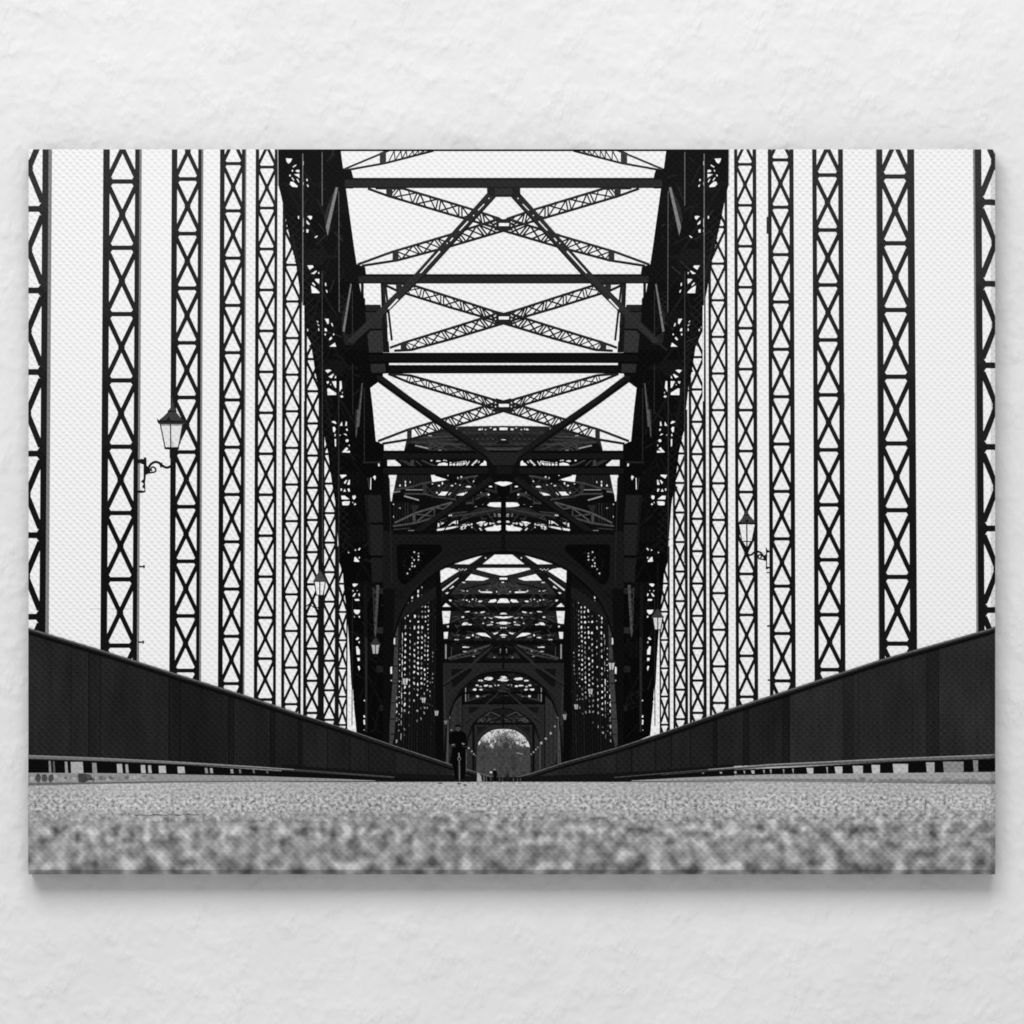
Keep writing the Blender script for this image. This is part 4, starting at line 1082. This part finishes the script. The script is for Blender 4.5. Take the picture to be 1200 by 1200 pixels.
# ------------------------------------------------------------------ parapets, kerbs, road
def parapet(side):
    k = Ink()
    if side == 0:
        top = [(33, 736.5), (121, 763), (204, 789.4), (286, 815), (350, 836.6), (400, 852.5), (462, 874), (530, 896.5), (562, 906), (590, 914.5)]
        bot = [(590, 916), (532, 914.5), (462, 910.3), (400, 906), (350, 902), (300, 898.6), (204, 892.6), (121, 888.6), (33, 885.5)]
        seams = [(33, 104, 33), (104, 118, 25), (118, 198, 29), (198, 211, 20), (211, 268, 23), (268, 274, 18), (274, 317, 26), (317, 322, 18), (322, 350, 24), (350, 354, 18), (354, 384, 27), (384, 410, 23), (410, 432, 28), (432, 463, 24), (463, 490, 30), (490, 530, 28), (530, 590, 38)]
    else:
        top = [(1167, 735.5), (1031, 774), (920, 810.4), (850, 833), (775, 859.3), (720, 877.3), (660, 894), (622, 906.5), (590, 914.5)]
        bot = [(590, 916), (625, 914.5), (700, 912.6), (775, 907.2), (850, 898.5), (900, 896), (1031, 889.4), (1167, 884)]
        seams = [(1100, 1167, 38), (1086, 1100, 27), (1000, 1086, 34), (988, 1000, 28), (925, 988, 37), (917, 925, 20), (877, 917, 27), (871, 877, 20), (840, 871, 30), (836, 840, 20), (809, 836, 26), (787, 809, 29), (768, 787, 26), (740, 768, 29), (722, 740, 24), (690, 722, 30), (655, 690, 33), (590, 655, 38)]
    body = top + bot
    for a, b, t in seams:
        q = clip_rect(body, a, 600, b, 1000)
        if q: k.add(q, plate_ink(t + 3))
    for a, b, t in seams[:-2]:
        for x in (a, b):
            if 40 < x < 1160:
                y0, y1 = parapet_top(x) + 4, 899
                q = clip_rect([(x - .5, y0), (x + .5, y0), (x + .5, y1 + 20), (x - .5, y1 + 20)], 0, 0, 1300, min(p[1] for p in bot if abs(p[0] - x) < 90) + 2)
                if q: k.add(q, max(14, t - 7))
    # fine vertical corrugation of the near panels
    rr2 = random.Random(side + 50)
    rng = range(36, 205, 3) if side == 0 else range(1000, 1164, 3)
    for x in rng:
        if rr2.random() < .3: k.bar((x, parapet_top(x) + 8), (x, 884 if side == 0 else 882), .7, rr2.choice((26, 38, 34)))
    # handrail: dark underside, pale lit edge
    k.line([(x, y + 4.2) for x, y in top], 3.2, 13)
    k.line([(x, y + 2.4) for x, y in top], 1.6, 38)
    for a, b in zip(top, top[1:]):
        wa = 2.0 if min(a[0], 1200 - a[0]) < 300 else 1.1
        k.bar(a, b, wa, 98)
    return k
P('parapet', parapet(0)); P('parapet', parapet(1))

road = Ink().add([(33, 919.8), (204, 916.3), (330, 915.6), (590, 915.2), (850, 915.6), (1000, 916.2), (1167, 918.5), (1167, 1026), (33, 1026)], road_mat())
crack = road
for i in range(26):
    x = 160 + i * 2.9; crack.blob((x, 955.5 - .6 * math.sin(i) - i * .05), rr.uniform(1.2, 3), rr.uniform(.4, 1.0), rr.choice((96, 120, 132)), .3)
for x, y, w in ((538, 918.3, 2.6), (559.5, 918.5, 1), (516, 917.5, 3), (581, 933.5, 2), (545, 920, 3)): crack.blob((x, y), w, .7, 60)
P('road', road)

def verge(side):
    """bottom rail, open gap with little posts, rounded kerb"""
    k = Ink(); rr3 = random.Random(70 + side)
    k.add([(590, 911), (740, 905), (860, 896), (860, 916.4), (590, 916.2)] if side else [(590, 911), (462, 906), (330, 896), (330, 916.4), (590, 916.2)], 20)
    if side == 0:
        k.add([(33, 889), (204, 895.5), (350, 905), (462, 911.5), (540, 915), (462, 913.5), (350, 911), (204, 907.5), (33, 906)], 13)
        for x0, x1, t in ((57, 59.5, 130), (62, 64, 90), (76, 79, 150), (83, 97, 170), (108, 113, 140), (137, 143, 175), (147, 150, 165), (165, 170, 180), (173.5, 177, 175), (186, 194, 185), (208, 216, 180), (240, 243, 140), (246, 249, 165), (270, 273, 150), (280, 282, 120), (296, 298, 110), (312, 314, 100)):
            ya = 890.5 + (x0 - 33) * .045; k.add([(x0, ya), (x1, ya), (x1 + 1, 906), (x0 + .6, 906)], t)
        k.add([(33, 884.6), (121, 888), (204, 892), (300, 898), (340, 901), (340, 902), (300, 900), (204, 895.4), (121, 892), (33, 889.6)], 112)
        k.line([(33, 885.2), (121, 888.5), (204, 892.6), (300, 898.5), (345, 901.8)], 1.0, 140).line([(345, 901.8), (462, 910.4)], .8, 80)
        k.line([(33, 889.2), (121, 891.8), (204, 895.3), (300, 900), (462, 911.4)], .9, 60)
        kerb = [(33, 905.5), (121, 906), (204, 907.3), (300, 909.2), (400, 912.8), (440, 914.6), (440, 915.4), (300, 916), (204, 916.8), (121, 918.5), (33, 920.4)]
        k.add(kerb, 146)
        k.add([(33, 917.4), (121, 916.4), (204, 915), (300, 914.6), (460, 915.3), (300, 916.2), (204, 917), (121, 918.6), (33, 920.6)], 104)
        for i in range(34):
            x = 34 + i * 4.4 + rr3.uniform(-1, 1); k.blob((x, 911.5 + rr3.uniform(-2, 2)), rr3.uniform(1.2, 3.4), rr3.uniform(1, 3.2), rr3.choice((118, 164, 132, 172, 104)), .45)
        k.blob((100, 911), 9.5, 5.4, 66, .3).blob((104, 910), 3, 2.5, 88, .4)
        for x in (45, 52, 60): k.blob((x, 912), 3.4, 5, 78)
    else:
        k.add([(1167, 888), (1031, 893.5), (920, 899.5), (850, 902.5), (740, 911), (740, 912.5), (850, 908), (1031, 906), (1167, 905.5)], 13)
        for x0, x1, t in ((1140, 1146, 130), (1105, 1129, 135), (1085, 1095, 165), (1046, 1064, 185), (1021, 1031, 190), (999, 1011, 180), (978, 987, 190), (968, 970, 160), (945, 953, 190), (928, 930, 150), (917, 919, 140), (902, 904, 170), (894, 896, 160), (880, 884, 180), (871, 873, 160), (860, 863, 175), (843, 846, 165), (822, 825, 140), (801, 803, 130), (781, 783, 120)):
            ya = 889.6 + (1167 - x0) * .046; k.add([(x0, ya), (x1, ya), (x1, 906.5), (x0 + 1.2, 906.5)], t)
        k.add([(1167, 883.6), (1031, 889), (900, 895.6), (830, 901.2), (830, 902.4), (900, 898), (1031, 893), (1167, 889)], 100)
        k.line([(1167, 884.3), (1031, 889.6), (900, 896), (830, 901.8)], 1.1, 150).line([(830, 901.8), (720, 911)], .8, 84)
        k.line([(1167, 888.8), (1031, 892.6), (900, 897.8), (775, 908)], .9, 60)
        k.add([(1167, 904.5), (1031, 906), (900, 907.5), (800, 911.4), (740, 914.6), (740, 915.3), (850, 915.8), (1000, 916.6), (1167, 919.3)], 158)
        k.add([(1167, 914.8), (1000, 912.8), (900, 912.6), (760, 914.6), (900, 915.8), (1000, 916.8), (1167, 919.4)], 122)
        for i in range(30):
            x = 1000 + rr3.uniform(0, 165); k.blob((x, 913.5 + rr3.uniform(-1.5, 2)), rr3.uniform(1.5, 4), rr3.uniform(1, 2), rr3.choice((120, 140, 155)))
    return k
P('kerb', verge(0)); P('kerb', verge(1))

# ------------------------------------------------------------------ lamps
def build_lamp(k, glass, label=None):
    o = P('street_lamp', k, label)
    if glass: glass.build('lamp_glass', o)
    return o
def curve(pts, n=8):
    out = []
    P_ = [pts[0]] + list(pts) + [pts[-1]]
    for i in range(1, len(P_) - 2):
        for j in range(n):
            t = j / n; p = []
            for a in (0, 1):
                p0, p1, p2, p3 = (P_[i + d][a] for d in (-1, 0, 1, 2))
                p.append(.5 * (2 * p1 + (p2 - p0) * t + (2 * p0 - 5 * p1 + 4 * p2 - p3) * t * t + (3 * p1 - p0 - 3 * p2 + p3) * t ** 3))
            out.append(tuple(p))
    return out + [pts[-1]]
za = Z(150, 460, 9.231)
k = Ink()
k.add(za(474, 60, 486, 60, 488, 110, 500, 125, 492, 135, 515, 190, 530, 205, 520, 212, 570, 280, 605, 300, 632, 305, 620, 330, 600, 345, 340, 345, 320, 325, 312, 280, 322, 285, 335, 300, 370, 275, 430, 212, 428, 200, 455, 170, 470, 135, 462, 125, 475, 108), 62)
k.add(za(430, 195, 525, 195, 528, 210, 430, 212), 30).add(za(318, 300, 625, 302, 615, 330, 325, 328), 30).add(za(410, 300, 440, 260, 465, 300), 32)
k.line(za(340, 300, 440, 215), .8, 40).line(za(590, 300, 520, 215), .8, 40)
for pa, pb in (((350, 345), (402, 600)), ((592, 345), (545, 600)), ((460, 340), (462, 600)), ((605, 345), (560, 560))): k.line(za(*pa, *pb), 1.3 if pa[0] != 460 else 1.8, 34)
k.add(za(392, 588, 550, 588, 552, 615, 470, 620, 395, 612), 26).add(za(450, 612, 500, 612, 500, 800, 462, 805, 458, 715, 450, 708), 26)
k.line(za(*[c for p in curve([(480, 770), (455, 800), (415, 812), (372, 790), (335, 760), (290, 752), (245, 778), (215, 830)]) for c in p]), 2.9, 24)
k.line(za(*[c for p in curve([(215, 870), (260, 865), (295, 855), (298, 825), (270, 805), (248, 822), (255, 845)]) for c in p]), 2.0, 24)
k.add(za(330, 760, 375, 758, 365, 815, 350, 810), 26)
k.add(za(172, 700, 200, 705, 202, 790, 245, 830, 240, 870, 195, 890, 190, 930, 185, 975, 190, 1075, 165, 1085, 140, 1090, 140, 1065, 178, 1060, 178, 1045, 150, 1020, 170, 990, 140, 960, 168, 935, 168, 780, 140, 770, 140, 715, 170, 720), 26)
k.rect(161.5, 538.2, 167.5, 543, 26).rect(161.5, 574.6, 166.5, 577.6, 26)
g = Ink().add(za(352, 345, 596, 345, 556, 590, 402, 590), 226).add(za(470, 480, 500, 585, 470, 585), 195).add(za(470, 345, 590, 345, 588, 362, 470, 362), 170).add(za(355, 345, 455, 345, 455, 362, 358, 362), 170)
gk = Ink()
for pa, pb in (((350, 345), (402, 600)), ((592, 345), (545, 600)), ((460, 340), (462, 600))): gk.line(za(*pa, *pb), 1.4, 34)
for t, ps in gk.runs:
    for p in ps: g.add(p, t)
build_lamp(k, g, 'large lantern on a scrolled bracket, upper left')

zb_ = Z(850, 590, 13.33)
k = Ink()
k.add(zb_(325, 100, 340, 100, 350, 140, 375, 180, 400, 210, 470, 290, 470, 325, 195, 325, 195, 295, 230, 270, 290, 180, 310, 145), 62)
k.add(zb_(285, 172, 378, 172, 378, 188, 285, 188), 26).add(zb_(190, 298, 478, 298, 470, 326, 195, 326), 20).add(zb_(310, 290, 340, 235, 370, 290), 26)
for pa, pb in (((212, 326), (262, 590)), ((462, 326), (410, 590)), ((335, 326), (337, 700))): k.line(zb_(*pa, *pb), 1.5, 20)
k.line(zb_(250, 592, 425, 592), 1.4, 18).line(zb_(265, 600, 330, 700, 337, 760), 1.8, 18).line(zb_(408, 600, 345, 700), 1.8, 18)
k.line(zb_(*[c for p in curve([(340, 770), (370, 805), (410, 800), (450, 765), (510, 752), (560, 775), (600, 830), (640, 870)]) for c in p]), 2.3, 20)
k.line(zb_(*[c for p in curve([(620, 880), (570, 870), (525, 860), (515, 815), (550, 800), (568, 830), (548, 845)]) for c in p]), 1.7, 20)
k.add(zb_(625, 690, 648, 690, 650, 720, 690, 740, 690, 765, 655, 770, 650, 985, 690, 990, 690, 1010, 650, 1030, 632, 1025, 636, 900, 600, 890, 590, 820, 636, 790, 632, 715), 20).rect(898.2, 670.5, 902, 671.8, 22)
g = Ink().add(zb_(218, 330, 458, 330, 408, 585, 265, 585), 236).line(zb_(335, 326, 337, 590), 1.5, 20)
build_lamp(k, g, 'lantern on a scrolled bracket, right of the bridge')

def small_lamp(cx, cap, eave, w, wb, foot, tone=232, ctone=46, arm=None, split=True, label=None):
    k = Ink()
    k.add([(cx - .8, cap), (cx + .8, cap), (cx + w * .35, cap + (eave - cap) * .55), (cx + w * .62, eave - .6), (cx + w * .62, eave + .6), (cx - w * .62, eave + .6), (cx - w * .62, eave - .6), (cx - w * .35, cap + (eave - cap) * .55)], ctone)
    if arm: k.line(arm, 1.3, 24)
    k.rect(cx - wb * .55, foot - .3, cx + wb * .55, foot + .9, 22)
    g = Ink().add([(cx - w / 2, eave + .5), (cx + w / 2, eave + .5), (cx + wb / 2, foot), (cx - wb / 2, foot)], tone)
    if split: g.line([(cx, eave), (cx, foot)], max(.6, w * .11), 40)
    for s_ in (1, -1):
        g.line([(cx + s_ * w / 2, eave + .5), (cx + s_ * wb / 2, foot)], max(.5, w * .1), 34)
    build_lamp(k, g, label)
small_lamp(374.8, 669, 681.5, 13, 8, 697, 236, 70, [(374.8, 697), (374.5, 712), (368, 712), (362, 708), (357, 712), (356, 722)])
small_lamp(440, 747, 755.3, 10, 6.6, 766, 178, 52, None)
small_lamp(475, 791, 794.6, 7.4, 4.6, 802.4, 196, 24)
small_lamp(496.5, 814.5, 817.2, 5.4, 3.6, 823.4, 190, 26)
small_lamp(511.5, 830.5, 832.6, 5, 3.2, 838.6, 182, 30)
small_lamp(522.2, 842.5, 844, 4, 2.6, 848.6, 140, 40)
small_lamp(770.8, 713, 723.5, 11.6, 7.4, 737.4, 214, 60, [(770.8, 660), (770.8, 714)])
small_lamp(716.6, 772, 776.4, 7.8, 4.8, 785, 196, 38)
small_lamp(692, 804.5, 806.8, 6, 4, 813.6, 182, 26)
small_lamp(675.2, 823, 825, 5, 3.4, 831, 180, 26)
small_lamp(661.8, 833.5, 836.6, 4.6, 2.8, 843.4, 160, 46)
for x, y, r, t in ((650.3, 851.2, 1.7, 178), (645.3, 859.2, 1.7, 226), (639.6, 865.5, 1.6, 220), (634.3, 870.6, 1.9, 224), (630.1, 875.8, 1.0, 190), (628, 878.2, 1.2, 210), (625.2, 881.4, 1.2, 200), (622.5, 883.8, 1.1, 180),
                   (549.3, 876.6, 1.4, 226), (552.9, 880.4, 1.2, 210), (555.2, 883.6, 1.2, 200), (557.3, 885.4, .9, 150)):
    build_lamp(Ink().oval((x, y - r * .9), r * .7, r * .5, 40, 8).oval((x, y), r * .95, r * 1.05, t * .5, 10).oval((x, y), r * .6, r * .7, t * .78, 10), None)
for x, y0, y1 in ((546.4, 878, 905), (633, 872, 903), (654.2, 840, 897), (525, 843, 896)): P('lamp_post', Ink().line([(x, y0), (x, y1)], 1.5, 76))

# ------------------------------------------------------------------ cyclists and people far down the deck
zc = Z(520, 790, 8.571)
bike = Ink()
bike.line(zc(66, 742, 100, 726, 150, 742, 195, 724, 238, 738), 1.4, 5).line(zc(66, 740, 100, 724, 120, 728), .5, 70).line(zc(190, 724, 236, 734), .5, 70).oval(zc(155, 850)[0], 1.9, 2.8, 118).oval(zc(155, 852)[0], 1.2, 2.0, 10)
bike.line(zc(152, 790, 155, 830), 1.2, 130).oval(zc(157, 965)[0], 2.5, 12.6, 8).oval(zc(157, 965)[0], 1.5, 11.4, 60).oval(zc(157, 965)[0], 1.0, 10.6, 10).line(zc(156, 862, 159, 1072), .8, 118)
per = Ink().add(zc(62, 600, 112, 574, 175, 574, 222, 600, 236, 690, 222, 745, 222, 985, 206, 1050, 170, 1050, 158, 960, 140, 1050, 112, 1050, 96, 940, 72, 880, 84, 750, 50, 680), 6)
per.add(zc(60, 590, 110, 572, 122, 560, 165, 560, 178, 572, 215, 590, 228, 640, 225, 700, 200, 735, 215, 760, 218, 900, 212, 990, 205, 1020, 205, 1045, 172, 1045, 160, 900, 145, 1000, 135, 1045, 115, 1045, 118, 1010, 100, 940, 70, 880, 82, 760, 90, 740, 72, 710, 55, 650), 7)
per.add(zc(118, 530, 125, 560, 145, 578, 162, 565, 170, 530), 72).add(zc(112, 535, 118, 510, 150, 503, 170, 515, 174, 538, 150, 530, 122, 532), 12)
per.line(zc(130, 540, 140, 542), .6, 30).line(zc(150, 542, 160, 540), .6, 30).oval(zc(146, 556)[0], .7, .6, 40, 8).blob(zc(78, 560)[0], 1.2, 1.1, 130)
per.blob(zc(95, 708)[0], 2.1, 1.1, 120).blob(zc(200, 698)[0], 2.1, 1.0, 128)
per.line(zc(70, 640, 78, 690, 95, 704), 2.4, 9).line(zc(220, 640, 216, 680, 202, 696), 2.4, 9)
P('person', per, 'cyclist in dark clothes and a dark cap riding towards the viewer'); P('bicycle', bike)
w = Ink()
w.add(zc(490, 985, 500, 965, 530, 968, 538, 1000, 530, 1040, 528, 1078, 505, 1078, 500, 1030), 9).oval(zc(512, 958)[0], 1.5, 1.1, 120, 10)
w.blob(zc(475, 985)[0], 1.7, 1.2, 205).line(zc(475, 1000, 472, 1070), 1.0, 78)
P('person', w, 'small dark figure far down the bridge deck')
P('bollard', Ink().add(zc(335, 1000, 350, 990, 372, 1020, 385, 1078, 335, 1078), 168))
for pts, wd_, t in (((400, 1000, 405, 1076), 1.4, 96), ((425, 1010, 430, 1076), 1.2, 84), ((560, 1040, 560, 1078), .9, 82), ((590, 1045, 590, 1078), .9, 82), ((700, 1040, 700, 1078), .9, 82), ((740, 1044, 740, 1078), .9, 80), ((770, 1040, 770, 1078), .9, 80)):
    P('bollard', Ink().line(zc(*pts), wd_, t))
P('person', Ink().line(zc(620, 1035, 665, 1045), 3, 26).line(zc(645, 1000, 645, 1077), 2, 30), 'faint dark figure at the far end of the deck')

# ------------------------------------------------------------------ wall
def wall():
    me = bpy.data.meshes.new('wall')
    a, b, t = 2.4, 2.0, 0.12
    vs = [(x, y, z) for y in (0, t) for x, z in ((-a, -b), (a, -b), (a, b), (-a, b))]
    fs = [(0, 1, 2, 3), (7, 6, 5, 4), (0, 4, 5, 1), (1, 5, 6, 2), (2, 6, 7, 3), (3, 7, 4, 0)]
    me.from_pydata(vs, [], fs); me.materials.append(plaster_mat())
    o = bpy.data.objects.new('wall', me); C.objects.link(o)
    o['kind'] = 'structure'
wall()

# ------------------------------------------------------------------ light
def area_light(name, loc, target, sx, sy, power):
    l = bpy.data.lights.new(name, 'AREA'); l.shape = 'RECTANGLE'; l.size = sx; l.size_y = sy; l.energy = power
    o = bpy.data.objects.new(name, l); C.objects.link(o); o.location = loc
    o.rotation_euler = (Vector(target) - Vector(loc)).to_track_quat('-Z', 'Y').to_euler()
    return o
area_light('softbox_light', (-0.8, -5.0, 4.65), (0, 0, 0.0), 5.0, 3.3, 368)
wd = bpy.data.worlds.new('World'); scn.world = wd; wd.use_nodes = True
bg = wd.node_tree.nodes['Background']; bg.inputs[0].default_value = (1, 1, 1, 1); bg.inputs[1].default_value = 0.47

# ------------------------------------------------------------------ camera
cam = bpy.data.cameras.new('camera'); co = bpy.data.objects.new('camera', cam); C.objects.link(co)
cam.sensor_width = 36; cam.lens = 180
co.location = (0, -DEPTH - 6.0, 0); co.rotation_euler = (math.pi / 2, 0, 0); cam.clip_end = 100
scn.camera = co
scn.view_settings.view_transform = 'Standard'; scn.view_settings.look = 'None'
scn.view_settings.exposure = 0; scn.view_settings.gamma = 1; scn.view_settings.use_curve_mapping = False
scn.render.resolution_x = scn.render.resolution_y = 1024
scn.cycles.max_bounces = 4
scn.cycles.filter_width = 1.8
print('layers', LAYER[0], 'objects', len(bpy.data.objects))
